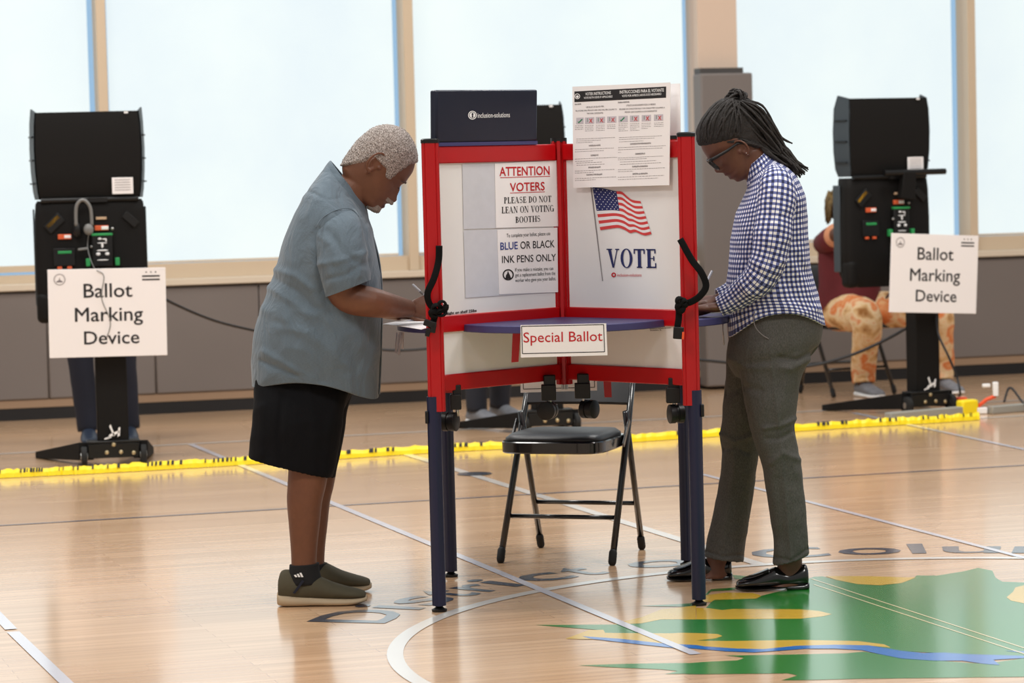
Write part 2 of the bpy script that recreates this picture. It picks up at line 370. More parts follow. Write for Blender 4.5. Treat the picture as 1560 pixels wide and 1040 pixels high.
# narrow serif capitals drawn as strokes on a unit cap height: (kind, ...) polygons
def serif_glyph(ch):
    T, t, sf = .20, .075, .06
    def bar(x0, y0, x1, y1): return [(x0, y0), (x1, y0), (x1, y1), (x0, y1)]
    def stem(x): return [bar(x, 0, x + T, 1), bar(x - .07, 0, x + T + .07, sf), bar(x - .07, 1 - sf, x + T + .07, 1)]
    def diag(x0, x1, w): return [(x0, 0), (x0 + w, 0), (x1 + w, 1), (x1, 1)]
    def ring(cx, cy, rx, ry, tx, ty, a0=0, a1=360):
        o = []; i = []
        for k in range(21):
            a = math.radians(a0 + (a1 - a0) * k / 20); o.append((cx + rx * math.cos(a), cy + ry * math.sin(a))); i.append((cx + (rx - tx) * math.cos(a), cy + (ry - ty) * math.sin(a)))
        return [[o[k], o[k + 1], i[k + 1], i[k]] for k in range(20)]
    tip = lambda x, y0, y1: bar(x, y0, x + t, y1)
    if ch == 'I': return stem(.09), .34
    if ch == 'L': return stem(.09) + [bar(.2, 0, .6, t), tip(.56, 0, .28)], .66
    if ch == 'E': return stem(.09) + [bar(.2, 0, .6, t), bar(.2, 1 - t, .57, 1), bar(.2, .48, .48, .53), tip(.56, 0, .26), tip(.53, .76, 1), tip(.45, .38, .63)], .67
    if ch == 'T': return stem(.27) + [bar(.02, 1 - t, .69, 1), tip(.02, .74, 1), tip(.64, .74, 1)], .74
    if ch == 'P': return stem(.09) + ring(.26, .74, .34, .26, .15, t, -90, 90) + [bar(.2, 1 - t, .3, 1), bar(.2, .48, .3, .53)], .64
    if ch == 'B': return stem(.09) + ring(.26, .76, .32, .24, .14, t, -90, 90) + ring(.26, .27, .37, .27, .16, t, -90, 90) + [bar(.2, 1 - t, .3, 1), bar(.2, .5, .3, .55), bar(.2, 0, .3, t)], .68
    if ch == 'D': return stem(.09) + ring(.28, .5, .42, .5, .17, t, -90, 90) + [bar(.2, 1 - t, .3, 1), bar(.2, 0, .3, t)], .75
    if ch == 'O': return ring(.4, .5, .38, .52, .17, .05), .80
    if ch == 'G': return ring(.4, .5, .38, .52, .17, .05, 40, 345) + [bar(.58, .02, .58 + T, .44), bar(.5, .42, .82, .47)], .86
    if ch == 'S': return ring(.3, .74, .26, .27, .1, .06, 20, 250) + ring(.3, .27, .28, .28, .12, .06, -160, 100) + [diag(.2, .1, .2)[0:0] or bar(.16, .46, .46, .6)], .62
    if ch == 'A': return [diag(.06, .36, .05), [(.56, 0), (.76, 0), (.46, 1), (.34, 1)], bar(.18, .3, .6, .35), bar(0, 0, .2, sf), bar(.5, 0, .84, sf)], .84
    if ch == 'V': return [[(.08, 1), (.28, 1), (.48, 0), (.36, 0)], [(.40, 0), (.46, 0), (.72, 1), (.66, 1)], bar(0, 1 - sf, .36, 1), bar(.56, 1 - sf, .82, 1)], .82
    if ch == 'N': return [bar(.1, 0, .15, 1), bar(.68, 0, .73, 1), [(.06, 1), (.26, 1), (.73, 0), (.6, 0)], bar(0, 0, .25, sf), bar(0, 1 - sf, .2, 1), bar(.58, 1 - sf, .83, 1)], .84
    if ch == 'H': return stem(.09) + stem(.6) + [bar(.2, .48, .65, .53)], .88
    return [], .34
def serif_mesh(txt):
    vs, fs, x = [], [], 0
    for ch in txt:
        polys, w = serif_glyph(ch)
        for p in polys:
            b = len(vs); vs += [V((x + q[0], q[1], 0)) for q in p]; fs.append(tuple(range(b, b + len(p))))
        x += w + .05
    return vs, fs
def lay_text(mb, txt, o, xv, yv, width, cap, nrm, bold=0.0, serif=False, thick=.0004):
    """write txt from point o along unit xv (scaled to width), cap height cap along yv"""
    vs, fs = serif_mesh(txt) if serif else text_mesh(txt)
    if bold and not serif:                              # heavier strokes: the glyphs again, nudged
        n0 = len(vs); base = list(vs); f0 = list(fs); vs, fs = list(vs), list(fs)
        for dx, dy in ((bold, 0), (-bold, 0), (0, bold), (0, -bold), (bold * .7, bold * .7), (-bold * .7, -bold * .7)):
            o_ = len(vs); vs += [v + V((dx, dy, .001 * (o_ // n0))) for v in base]; fs += [tuple(i + o_ for i in f) for f in f0]
    ch = 1.0 if serif else CAPH
    x0 = min(v.x for v in vs); x1 = max(v.x for v in vs); sx = width / (x1 - x0); sy = cap / ch
    mb.add([o + xv * (v.x - x0) * sx + yv * v.y * sy + nrm * (thick + v.z * .02) for v in vs], fs)
class Board:
    """a flat face in the place on which writing is laid out by photo pixels"""
    def __init__(s, pt, n, off=0): s.n = n.normalized(); s.pt = V(pt) + s.n * off
    def p(s, x, y): return PL(x, y, s.pt, s.n)
    def quad(s, mb, pts, lift=.0003): mb.ngon([s.p(*q) + s.n * lift for q in pts])
    def text(s, mb, txt, a, b, cap, bold=0.0, serif=False, lift=.0006):
        A, B = s.p(*a), s.p(*b); T = s.p(a[0] + .025 * cap * -1, a[1] - cap)
        xv = (B - A); w = xv.length; xv.normalize(); yv = s.n.cross(xv).normalized()
        if yv.z < 0: yv = -yv
        lay_text(mb, txt, A, xv, yv, w, (T - A).length, s.n, bold, serif, lift)
    def line(s, mb, a, b, t, lift=.0006):
        s.quad(mb, [(a[0], a[1] - t / 2), (b[0], b[1] - t / 2), (b[0], b[1] + t / 2), (a[0], a[1] + t / 2)], lift)
    def disc(s, mb, c, r, r_in=None, lift=.0006, n=24):
        o = [s.p(c[0] + r * math.cos(2 * math.pi * k / n), c[1] + r * math.sin(2 * math.pi * k / n)) + s.n * lift for k in range(n)]
        if r_in is None: mb.ngon(o); return
        i = [s.p(c[0] + r_in * math.cos(2 * math.pi * k / n), c[1] + r_in * math.sin(2 * math.pi * k / n)) + s.n * lift for k in range(n)]
        mb.add(o + i, [(k, (k + 1) % n, (k + 1) % n + n, k + n) for k in range(n)])
def catmull(rows, n):
    out_ = []; N = len(rows)
    for i in range(N - 1):
        a, b, c, d = rows[max(i - 1, 0)], rows[i], rows[i + 1], rows[min(i + 2, N - 1)]
        for k in range(n):
            t = k / n
            out_.append(tuple(.5 * (2 * q + (r - p) * t + (2 * p - 5 * q + 4 * r - s_) * t * t + (3 * q - p - 3 * r + s_) * t ** 3) for p, q, r, s_ in zip(a, b, c, d)))
    out_.append(tuple(rows[-1])); return out_
# ================================================================== SETTING
WA, WB = G(0, 641.8), G(1560, 569)
WU = (WB - WA).normalized(); WN = V((WU.y, -WU.x, 0))
def wu(px, py, off=0):
    q = PL(px, py, WA + WN * off, WN); return (q - WA).dot(WU), q.z
def wbox(mb, u0, u1, z0, z1, o0, o1):
    R = Matrix((WU, WN, V((0, 0, 1)))).transposed()
    c = WA + WU * (u0 + u1) / 2 + WN * (o0 + o1) / 2 + V((0, 0, (z0 + z1) / 2))
    return mb.box(c, (abs(u1 - u0), abs(o1 - o0), abs(z1 - z0)), R)
def struct(o): o['kind'] = 'structure'; return o
UL, UR = -9.0, 16.0
fl = MB(); a_, b_ = WA + WU * UL, WA + WU * UR
fl.prism([V((a_.x, -2, 0)), V((b_.x, -2, 0)), V((b_.x, b_.y, 0)), V((a_.x, a_.y, 0))], V((0, 0, -.1)))
FLOOR = struct(fl.build('floor', M['floor']))
ZP = wu(0, 445)[1]; ZS = ZP + .015
wm = MB(); wbox(wm, UL, UR, 0, ZP + .01, -.25, -.03); wbox(wm, UL, UR, 4.7, 7.0, -.25, -.03)
WALL = struct(wm.build('wall_back', M['column_tan']))
ws = MB(); wbox(ws, UL, UR, .075, .122, -.03, .004); ws.build('nailer_strip', M['woodstrip'], WALL)
struct(wbox(MB(), UL, UR, 0.0, .078, -.029, .0).build('baseboard_back', M['baseblack']))
u0 = wu(72, 520)[0]; pw = .655
for k in range(-15, 26):
    if UL < u0 + k * pw < UR - pw:
        wbox(MB(), u0 + k * pw + .002, u0 + (k + 1) * pw - .002, .124, ZP - .012, -.03, .012).build('wall_pad', M['pad'], WALL, bevel=.01)
wbox(MB(), UL, UR, ZP - .012, ZP + .004, -.03, .006).build('pad_cap', M['padtop'], WALL)
s_ = MB(); wbox(s_, UL, UR, ZP + .004, ZP + .045, -.2, .035)
struct(s_.build('trim_1', M['sill'], bevel=.004))
ZB = .925
# mullions (px left/right at y=200), column bay edges
mull = [(152, 167), (619, 634), (1477, 1489)]
muU = [(wu(a, 200)[0], wu(b, 200)[0]) for a, b in mull]
step_ = (muU[1][0] - muU[0][0])
w0_ = muU[0][1] - muU[0][0]
muU = [(muU[0][0] - step_ * k, muU[0][0] - step_ * k + w0_) for k in (4, 3, 2, 1)] + muU + [(muU[2][0] + step_ * k, muU[2][0] + step_ * k + w0_) for k in (1, 2, 3, 4)]
for i, (a, b) in enumerate(muU):
    struct(wbox(MB(), a, b, ZP + .046, 4.7, -.2, -.005).build('trim_%d' % (i + 2), M['cream'], bevel=.004))
cA, cB = wu(1063, 60, .0)[0], wu(1123, 60, .0)[0]
colm = MB(); wbox(colm, cA, cB, ZP + .046, 4.7, -.24, .0)
COLUMN = struct(colm.build('trim_%d' % (len(muU) + 2), M['column_tan'], bevel=.004))
pA, zc = wu(1068, 112, .12); pB = wu(1145, 112, .12)[0]
cp_ = MB(); wbox(cp_, pA - .01, pB, .02, zc, -.02, .14); cp_.build('column_pad', M['pad'], COLUMN, bevel=.012)
wbox(MB(), pA - .0, pB - .05, zc, zc + .035, -.02, .1).build('pad_cap', M['padtop'], COLUMN)
gaps = {4: (.0, .042), 5: (.018, .046), 6: (.004, .065), 7: (.002, .07)}
edges = [(UL, UL)] + muU[:6] + [(cA, cB)] + muU[6:] + [(UR, UR)]
bays = [(edges[i][1], edges[i + 1][0]) + gaps.get(i, (.004, .04)) for i in range(len(edges) - 1)]
for i, (a, b, gl, gr) in enumerate(bays):
    g_ = MB(); wbox(g_, a, b, ZP + .046, 4.7, -.20, -.192)
    WIN = struct(g_.build('window_%d' % (i + 1), M['glass']))
    f_ = MB(); wbox(f_, a, b, ZP + .046, ZB - .004 if i != 4 else ZB - .045, -.16, -.03); f_.build('window_frame', M['cream'], WIN)
    h_ = MB(); wbox(h_, a + gl, b - gr, ZB - (.028 if i == 4 else .0), ZB + .012, -.122, -.108); h_.build('hem_bar', M['cream'], WIN)
    q_ = MB(); wbox(q_, a + gl, b - gr, ZB + .012, 4.6, -.118, -.115); q_.build('roller_shade', M['shade'], WIN)

# ------------------------------------------------------------------ floor markings (painted and taped on the boards)
CC, CR = V((1.3736, 8.8848, 0)), 1.755
LZ = [.0006]
def marking(mb, name, m):
    LZ[0] += .0002
    return mb.build(name, m, FLOOR)
def strip(mb, pts, w, z):
    pts = [V((p.x, p.y, z)) for p in pts]
    for a, b in zip(pts, pts[1:]):
        n = (b - a).cross(V((0, 0, 1))).normalized() * w / 2; mb.ngon([a - n, b - n, b + n, a + n])
def ext(p, q, e0, e1):
    a, b = G(*p), G(*q); d = (b - a).normalized(); return [a - d * e0, b + d * e1]
PXG = lambda L, z: [V((G(x, y).x, G(x, y).y, z)) for x, y in L]
def c4(*L): return [(560 + x / 3.12, 820 + y / 3.12) for x, y in L]
def c5(*L): return [(1040 + x / 3, 780 + y / 3) for x, y in L]
def smooth_px(L, n=4):
    L = list(L); N = len(L); o = []
    for i in range(N):
        a, b, c, d = L[i - 1], L[i], L[(i + 1) % N], L[(i + 2) % N]
        for k in range(n):
            t = k / n; o.append(tuple(.5 * (2 * q + (r - p) * t + (2 * p - 5 * q + 4 * r - s) * t * t + (3 * q - p - 3 * r + s) * t ** 3) for p, q, r, s in zip(a, b, c, d)))
    return o
# map of the city: green land, yellow parks, blue river
gm = MB()
up = c4((795, 412), (1165, 410), (1300, 405), (1395, 385), (1560, 386)) + c5((130, 412), (150, 400), (340, 396), (356, 384)) + c5((450, 360), (575, 305), (600, 296), (640, 294), (700, 310), (800, 330), (900, 336), (1000, 325), (1050, 305), (1070, 290), (1160, 291), (1280, 272), (1350, 255), (1415, 268), (1430, 300), (1460, 318), (1560, 322), (1900, 340), (2300, 420), (2300, 700), (1900, 690), (1560, 668), (1290, 650), (1000, 636), (850, 612), (700, 607), (520, 612), (370, 627), (250, 625), (0, 607)) + c4((1560, 508), (1400, 500), (1320, 450), (1200, 453), (1130, 450), (1120, 437))
gm.ngon(PXG(up, .0010))
gm.ngon(PXG(c5((190, 656), (450, 652), (740, 646), (830, 638), (1000, 668), (1380, 694), (1560, 668), (1900, 690), (2300, 700), (2300, 800), (1560, 753), (800, 762), (560, 768), (450, 769), (490, 758), (525, 746), (480, 737), (0, 742)) + c4((1560, 643), (1410, 645), (1440, 640), (1475, 631), (1400, 623), (1200, 615), (1000, 604), (1250, 596), (1560, 592)) + c5((0, 692), (130, 683), (250, 678), (282, 667), (250, 661)), .0010))
gm.ngon(PXG(c4((1290, 322), (1560, 308)) + c5((130, 352), (240, 345), (240, 356), (130, 362)) + c4((1560, 326)), .0010))
gm.ngon(PXG(c5((225, 287), (330, 296), (330, 310), (240, 306)), .0010))
marking(gm, 'painted_map_land', M['fl_green'])
ym = MB()
ym.ngon(PXG(c4((1165, 410), (1230, 392), (1300, 376), (1400, 337), (1560, 320)) + c5((60, 395), (110, 380), (200, 368), (320, 371), (352, 379), (357, 386), (335, 396), (145, 402), (130, 412), (60, 413)) + c4((1560, 386), (1395, 386), (1300, 405)), .0013))
ym.ngon(PXG(c5((62, 438), (120, 440), (180, 448), (230, 443), (540, 445), (620, 452), (682, 467), (640, 477), (540, 488), (62, 491)), .0013))
ym.ngon(PXG(c4((940, 478), (1050, 437), (1120, 435), (1130, 450), (1320, 452), (1440, 452)) + c5((0, 552), (100, 555), (160, 558), (182, 567), (150, 578), (60, 588), (200, 590), (550, 585), (800, 590), (920, 605), (952, 620), (850, 611), (700, 607), (520, 612), (370, 627), (250, 625), (0, 607)) + c4((1560, 508), (1400, 500), (1200, 480), (1020, 480)), .0013))
ym.ngon(PXG(c5((650, 293), (860, 294), (1068, 300), (1050, 306), (1000, 325), (900, 335), (800, 330), (700, 310)), .0013))
ym.ngon(PXG(c5((1560, 335), (1520, 345), (1510, 365), (1480, 390), (1500, 405), (1560, 418), (1700, 420), (1700, 340)), .0013))
marking(ym, 'painted_map_parks', M['fl_yellow'])
bm_ = MB()
bm_.ngon(PXG(c4((1020, 466), (1200, 478), (1400, 500), (1560, 508)) + c5((100, 615), (250, 625), (370, 627), (520, 612), (700, 607), (850, 610), (1000, 635), (1100, 645), (1200, 643), (1290, 650), (1560, 658), (1900, 680), (1900, 700), (1560, 668), (1420, 676), (1450, 700), (1380, 695), (1280, 680), (1150, 680), (1000, 670), (900, 650), (820, 632), (700, 625), (560, 625), (470, 632), (330, 642), (200, 637), (0, 620)) + c4((1460, 522), (1250, 500), (1060, 478)), .0015))
bm_.ngon(PXG(c5((1470, 634), (1560, 637), (1900, 645), (1900, 655), (1560, 646)), .0015))
marking(bm_, 'painted_map_river', M['fl_blue'])
cl = MB()
for a, b in ((c5((590, 306))[0], c5((1560, 622))[0]), (c5((600, 332))[0], c5((1560, 648))[0])):
    strip(cl, ext(a, b, 0, 1.0), .008, .0016)
marking(cl, 'painted_map_street', M['fl_cream'])
ci = MB(); n_ = 160
for k in range(n_):
    a0, a1 = 2 * math.pi * k / n_, 2 * math.pi * (k + 1) / n_
    ci.ngon([CC + V((math.cos(a) * r, math.sin(a) * r, .0018)) for a, r in ((a0, CR - .025), (a1, CR - .025), (a1, CR + .025), (a0, CR + .025))])
marking(ci, 'center_circle_line', M['fl_white'])
# lettering round the circle: each glyph between two bearings, baseline 1.89 m, caps to 2.17 m
lt = MB()
for ch, a0, a1 in (('D', 163.3, 155.6), ('i', 154.6, 152.9), ('s', 151.6, 146.2), ('t', 145.6, 142.3), ('r', 141.3, 137.7), ('i', 137.0, 135.2), ('c', 133.0, 127.4), ('t', 126.6, 123.2), ('o', 119.0, 111.8), ('f', 111.2, 107.9), ('C', 104.2, 96.2), ('o', 95.0, 88.2), ('l', 87.2, 85.6), ('u', 83.7, 77.6), ('m', 76.2, 66.8), ('b', 65.2, 59.2), ('i', 57.8, 56.2), ('a', 54.8, 48.8)):
    vs, fs = text_mesh(ch, .012); x0 = min(v.x for v in vs); x1 = max(v.x for v in vs)
    o = []
    for v in vs:
        a = math.radians(a0 + (a1 - a0) * (v.x - x0) / (x1 - x0)); r = 1.895 + v.y / CAPH * .262
        o.append(CC + V((math.cos(a) * r, math.sin(a) * r, .0014)))
    lt.add(o, fs)
marking(lt, 'painted_lettering', M['fl_navy'])
ln = MB()
strip(ln, ext((640, 698.5), (1161, 861), .4, 0), .05, .0020)
strip(ln, ext((0, 691.5), (1560, 609.6), 3, 3), .05, .0020)
strip(ln, ext((0, 719.7), (1560, 633.4), 3, 3), .045, .0020)
marking(ln, 'court_line', M['fl_white'])
lb = MB(); strip(lb, ext((0, 800.8), (1560, 708.9), 3, 3), .03, .0022); marking(lb, 'blue_court_line', M['fl_blueline'])
tp = MB()
strip(tp, ext((291, 677), (1060, 997), 0, 0), .036, .0024)
strip(tp, ext((1075, 724), (1553, 848), .05, .8), .03, .0024)
strip(tp, ext((1300, 629), (1560, 684.6), .0, .8), .036, .0024)
strip(tp, ext((-40, 900), (17, 959), .3, 0), .04, .0024)
strip(tp, ext((20, 963), (98.7, 1038.5), 0, .5), .04, .0024)
marking(tp, 'floor_tape', M['fl_tape'])
dk = MB(); c_ = G(723, 722)
dk.ngon([c_ + V((math.cos(t) * .085, math.sin(t) * .085, .0026)) for t in [2 * math.pi * k / 28 for k in range(28)]])
dk.build('floor_socket_cover', M['fl_navy'], FLOOR)

# ================================================================== VOTING BOOTH
NL, NR, RL, RR = G(669.5, 931), G(1065, 921.5), G(687, 878), G(1047, 861)
BC = (NL + NR + RL + RR) / 4
BOOTH = empty('voting_booth', BC, world=True, label='red framed four-sided voting booth with white panels and navy legs', cat='voting booth')
def rsq(c, r, k, n=24, rot=0):
    """rounded square ring"""
    o = []
    for j in range(n):
        t = 2 * math.pi * j / n; x, y = spow(math.cos(t), k) * r, spow(math.sin(t), k) * r
        o.append(V((c.x + x * math.cos(rot) - y * math.sin(rot), c.y + x * math.sin(rot) + y * math.cos(rot), c.z)))
    return o
Z_TOP, Z_LEG = 1.56, .668
arms = {'nl': NL, 'nr': NR, 'rl': RL, 'rr': RR}
BRD = {}
for k, E in arms.items():
    d = (E - BC); Ln = d.length; d.normalize(); nrm = V((d.y, -d.x, 0)); R = Matrix((d, V((-d.y, d.x, 0)), V((0, 0, 1)))).transposed(); rot = math.atan2(d.y, d.x)
    pc = E - d * .014
    # post: ribbed extrusion
    po = MB(); rings = []
    for z in (Z_LEG, Z_TOP):
        rg = rsq(V((pc.x, pc.y, z)), .029, .5, 40, rot + math.pi / 4)
        for j in range(40):
            if j % 10 in (3, 7): rg[j] = V((pc.x, pc.y, z)) + (rg[j] - V((pc.x, pc.y, z))) * .9
        rings.append(rg)
    po.loft(rings); post = po.build('corner_post', M['red'], BOOTH, smooth=True, sharp=25)
    MB().loft([rsq(V((pc.x, pc.y, z)), r, .5, 24, rot + math.pi / 4) for z, r in ((Z_TOP - .004, .031), (Z_TOP + .007, .031), (Z_TOP + .011, .026))]).build('end_cap', M['black'], post, smooth=True, sharp=30)
    lg = MB().loft([rsq(V((E.x, E.y, z)), .0205, .62, 24, rot) for z in (.02, Z_LEG + .05)])
    leg = lg.build('leg', M['navy_leg'], BOOTH, smooth=True, sharp=40)
    MB().loft([rsq(V((E.x, E.y, z)), r, 1, 20) for z, r in ((0, .025), (.008, .026), (.011, .018), (.016, .012), (.022, .018), (.026, .021))]).build('levelling_foot', M['black'], leg, smooth=True, sharp=30)
    sd = -1 if k in ('nl', 'rl') else 1
    MB().box((E.x + sd * .024, E.y - .004, Z_LEG - .018), (.012, .02, .042)).build('leg_clip', M['black'], leg, bevel=.003)
    a, b = .028, Ln - .036
    def seg(mb, z0, z1, t, a=a, b=b): return mb.box(BC + d * (a + b) / 2 + V((0, 0, (z0 + z1) / 2)), (b - a, t, z1 - z0), R)
    for z0, z1 in ((1.488, 1.545), (.928, .984), (.732, .787)):
        rl = seg(MB(), z0, z1, .026); rl.build('rail', M['red'], BOOTH, bevel=.004)
    seg(MB(), .98, 1.492, .008).build('upper_panel', M['white'], BOOTH)
    seg(MB(), .784, .932, .008).build('lower_panel', M['white'], BOOTH)
    for rr_ in (a + .006, b - .004):
        MB().box(BC + d * rr_ + V((0, 0, (.735 + 1.545) / 2)), (.012, .011, .81), R).build('panel_stile', M['red'], BOOTH, bevel=.003)
    toC = nrm if nrm.y < 0 else -nrm
    BRD[k] = (BC.copy(), toC)
cpz = MB(); rings = []
for z in (.715, 1.555):
    rg = [V((BC.x + math.cos(2 * math.pi * j / 48) * (.028 if j % 6 not in (2, 3) else .022), BC.y + math.sin(2 * math.pi * j / 48) * (.028 if j % 6 not in (2, 3) else .022), z)) for j in range(48)]
    rings.append(rg)
cpz.loft(rings); cpost = cpz.build('center_post', M['red'], BOOTH, smooth=True, sharp=20)
MB().cyl((BC.x, BC.y, 1.559), (0, 0, 1), .028, .014).build('end_cap', M['black'], cpost, smooth=True, sharp=40)
MB().cyl((BC.x, BC.y, .708), (0, 0, 1), .012, .02).build('hinge_pin', M['steel'], cpost, smooth=True, sharp=40)
# shelves: front, left, right at standing height; rear one low for a seated voter
SHELF_Z = .950
def shelf(dv, z):
    dv = V(dv); lv = V((-dv.y, dv.x, 0)); pts = [BC + dv * .035, ]
    x0, y0, Rr, yc = .345, .345, .368, .207
    a0 = math.atan2(y0 - yc, x0)
    for k in range(25):
        a = a0 + (math.pi - 2 * a0) * k / 24; pts.append(BC + lv * math.cos(a) * Rr + dv * (yc + math.sin(a) * Rr))
    pts = [V((p.x, p.y, z - .025)) for p in pts]
    return MB().prism(pts, (0, 0, .025)).build('shelf', M['shelf'], BOOTH, bevel=.003)
shelf((0, -1, 0), SHELF_Z); shelf((-1, 0, 0), SHELF_Z - .008); shelf((1, 0, 0), SHELF_Z - .008); shelf((0, 1, 0), .76)
# shelf latches: red straps hanging under the front and the rear shelf
lt1 = MB(); lt1.prism([P(779, 552, 9.7), P(790, 551, 9.7), P(793, 505, 9.7), P(781, 505, 9.7)], (0, .006, 0)); lt1.build('shelf_latch', M['red'], BOOTH)
lt2 = MB(); lt2.prism([P(921, 605, 10.6), P(932, 605, 10.6), P(930, 560, 10.6), P(918, 560, 10.6)], (0, .006, 0)); lt2.build('shelf_latch', M['red'], BOOTH)
# casters: black bracket, swivel stem, twin wheel
def caster(px0, px1, py0, py1, wx, wy, Y, turn, r=.032):
    cb = MB(); a, b = P(px0, py1, Y), P(px1, py0, Y)
    cb.box(((a.x + b.x) / 2, Y + .012, (a.z + b.z) / 2), (b.x - a.x, .036, b.z - a.z))
    cb.box(((a.x + b.x) / 2 - .004, Y + .006, a.z + (b.z - a.z) * .32), ((b.x - a.x) * 1.25, .04, (b.z - a.z) * .62))
    o = cb.build('caster', M['black'], BOOTH, bevel=.003)
    w = P(wx, wy, Y + .01); ax = V((math.cos(turn), math.sin(turn), 0))
    MB().cyl(((a.x + b.x) / 2, Y + .012, (w.z + r + a.z) / 2), (0, 0, 1), .006, abs(a.z - w.z - r) + .03, 12).build('stem', M['steel'], o, smooth=True)
    wb = MB()
    for s in (-1, 1):
        c = w + ax * s * .014; wb.tube([c - ax * .011, c - ax * .009, c + ax * .009, c + ax * .011], [r * .85, r, r, r * .85], 24)
    hood = []
    wb.tube([w - ax * .008, w + ax * .008], [r * .9, r * .9], 20)
    wb.build('wheel', M['black'], o, smooth=True, sharp=35)
caster(690, 702, 586, 624, 685.5, 642, NL.y + .06, -.4)
caster(829, 846, 571, 610, 834.5, 625, BC.y - .10, 1.25)
caster(880, 898, 569, 607, 897.5, 623, BC.y - .10, -.6)
caster(1019, 1035, 575, 614, 1030, 630, NR.y + .06, .25)
# webbing straps with buckles on the two near posts
def strap(pts, Y, knot, buck, red=False):
    cv = catmull([tuple(P(x, y, Y + dy)) for x, y, dy in pts], 6)
    s = MB().tube(cv, .0112, 10, flat=(1, .16)); o = s.build('strap', M['webbing'], BOOTH, smooth=True)
    kb = MB()
    for (x, y, rx, rz, ang) in knot:
        c = P(x, y, Y - .010); R = Matrix.Rotation(ang, 3, 'Y') @ Matrix.Rotation(ang * .6, 3, 'Z')
        kb.tube([c + R @ V((math.cos(t) * rx * .72, math.sin(t * 2) * .004, math.sin(t) * rz * .72)) for t in [6.4 * i / 15 for i in range(16)]], .0105, 8, flat=(.45, 1))
    kb.build('webbing_bundle', M['webbing'], o, smooth=True)
    for i, (x, y, w, h, ang) in enumerate(buck):
        bk_ = MB().box(P(x, y, Y - .006), (w, .016, h), Matrix.Rotation(ang, 3, 'Y')).build('buckle' if i == 0 else 'strap_slide', M['black'], o, bevel=.003)
        if i == 0: bk = bk_
    if red: MB().box(P(1040.5, 511, Y - .012), (.007, .012, .024), Matrix.Rotation(.1, 3, 'Y')).build('release_button', M['orangeplug'], bk, bevel=.001)
strap([(669, 374, 0), (668, 398, 0), (661, 424, -.01), (651.5, 446, -.012), (654, 462, 0), (663, 474, 0), (660, 490, 0), (656, 500, 0)], NL.y - .052,
      [(667, 470, .026, .017, .4), (674, 466, .017, .022, -.2), (661, 478, .018, .014, .9), (672, 476, .02, .014, .1)],
      [(655, 493, .042, .022, .35), (652, 506, .016, .028, .25), (660, 500, .018, .03, .2)])
strap([(1036, 364, 0), (1040, 371, -.004), (1054, 396, -.012), (1069, 416, -.02), (1075.5, 436, -.02), (1066, 451, -.02), (1052, 460, -.012), (1040, 463, 0), (1035, 470, 0), (1034, 485, 0), (1032, 498, 0)], NR.y - .052,
      [(1036, 459, .016, .017, 0), (1042, 461, .014, .014, .3), (1036, 468, .013, .018, .1)],
      [(1033.5, 507, .034, .04, .08), (1036, 460, .026, .024, 0)], True)
# printing and pockets on the left panel
bl = Board(BRD['nl'][0], BRD['nl'][1], .0052); br_ = Board(BRD['nr'][0], BRD['nr'][1], .0052)
pk = MB()
bl.quad(pk, [(704, 250), (849, 245), (850, 345), (706, 349)], .0008); bl.quad(pk, [(706, 351), (849, 346.5), (850, 444.5), (709, 453.5)], .0008)
pk.build('clear_document_pocket', M['pocket'], BOOTH)
ti = MB(); bl.text(ti, 'max weight on shelf 25lbs', (664, 481), (726, 474.5), 4, .03)
br_.text(ti, 'inclusion-solutions.com', (990, 501.5), (1022, 500), 2, .01, lift=.0008); br_.text(ti, 'Evanston, IL', (991, 504), (1008, 503.3), 2, .01, lift=.0008)
ti.build('printed_notice', M['ink'], BOOTH)
vt = MB(); br_.text(vt, 'VOTE', (924.7, 407.3), (1000, 408.2), 28.5, serif=True); vt.build('printed_word', M['navyink'], BOOTH)
lg_ = MB(); br_.disc(lg_, (935, 418.5), 3.6, 1.7); br_.text(lg_, 'inclusion-solutions', (940.5, 421), (977.5, 421), 4.6, .0); lg_.build('printed_logo', M['redink'], BOOTH)
# printed flag
fp = lambda x, y: (890 + x / 6.115, 270 + y / 6.115)
Tt = catmull([fp(*q) for q in ((78, 92), (180, 104), (285, 128), (350, 134), (400, 176), (450, 210), (525, 222))], 8)
Bt = catmull([fp(*q) for q in ((152, 492), (250, 477), (320, 470), (380, 490), (430, 519), (480, 509), (560, 541), (628, 528))], 8)
def at_(L, s):
    i = s * (len(L) - 1); k = min(int(i), len(L) - 2); f = i - k; return (L[k][0] * (1 - f) + L[k + 1][0] * f, L[k][1] * (1 - f) + L[k + 1][1] * f)
def fpt(s, t):
    a, b = at_(Tt, s), at_(Bt, s); w = .9 * math.sin(s * 9 + 1) * math.sin(t * 3.14); return (a[0] + (b[0] - a[0]) * t, a[1] + (b[1] - a[1]) * t + w)
def fstrip(mb, s0, s1, t0, t1, lift, n=26):
    for k in range(n):
        a, b = s0 + (s1 - s0) * k / n, s0 + (s1 - s0) * (k + 1) / n
        br_.quad(mb, [fpt(a, t1), fpt(b, t1), fpt(b, t0), fpt(a, t0)], lift)
fr, fw_, fb = MB(), MB(), MB()
for k in range(13): fstrip(fr if k % 2 == 0 else fw_, .36 if k < 7 else 0, 1, k / 13, (k + 1) / 13, .0008)
fstrip(fb, 0, .37, 0, 7 / 13, .0010, 12)
for r_ in range(9):
    for c_i in range(6 if r_ % 2 == 0 else 5):
        s = .37 * (c_i + (.5 if r_ % 2 == 0 else 1)) / 6; t = 7 / 13 * (r_ + .6) / 9.2; c = fpt(s, t)
        br_.disc(fw_, c, .75, lift=.0014, n=6)
FLAG = fr.build('printed_flag', M['flagred'], BOOTH); fw_.build('white_stripe', M['flagwhite'], FLAG); fb.build('blue_canton', M['navyink'], FLAG)
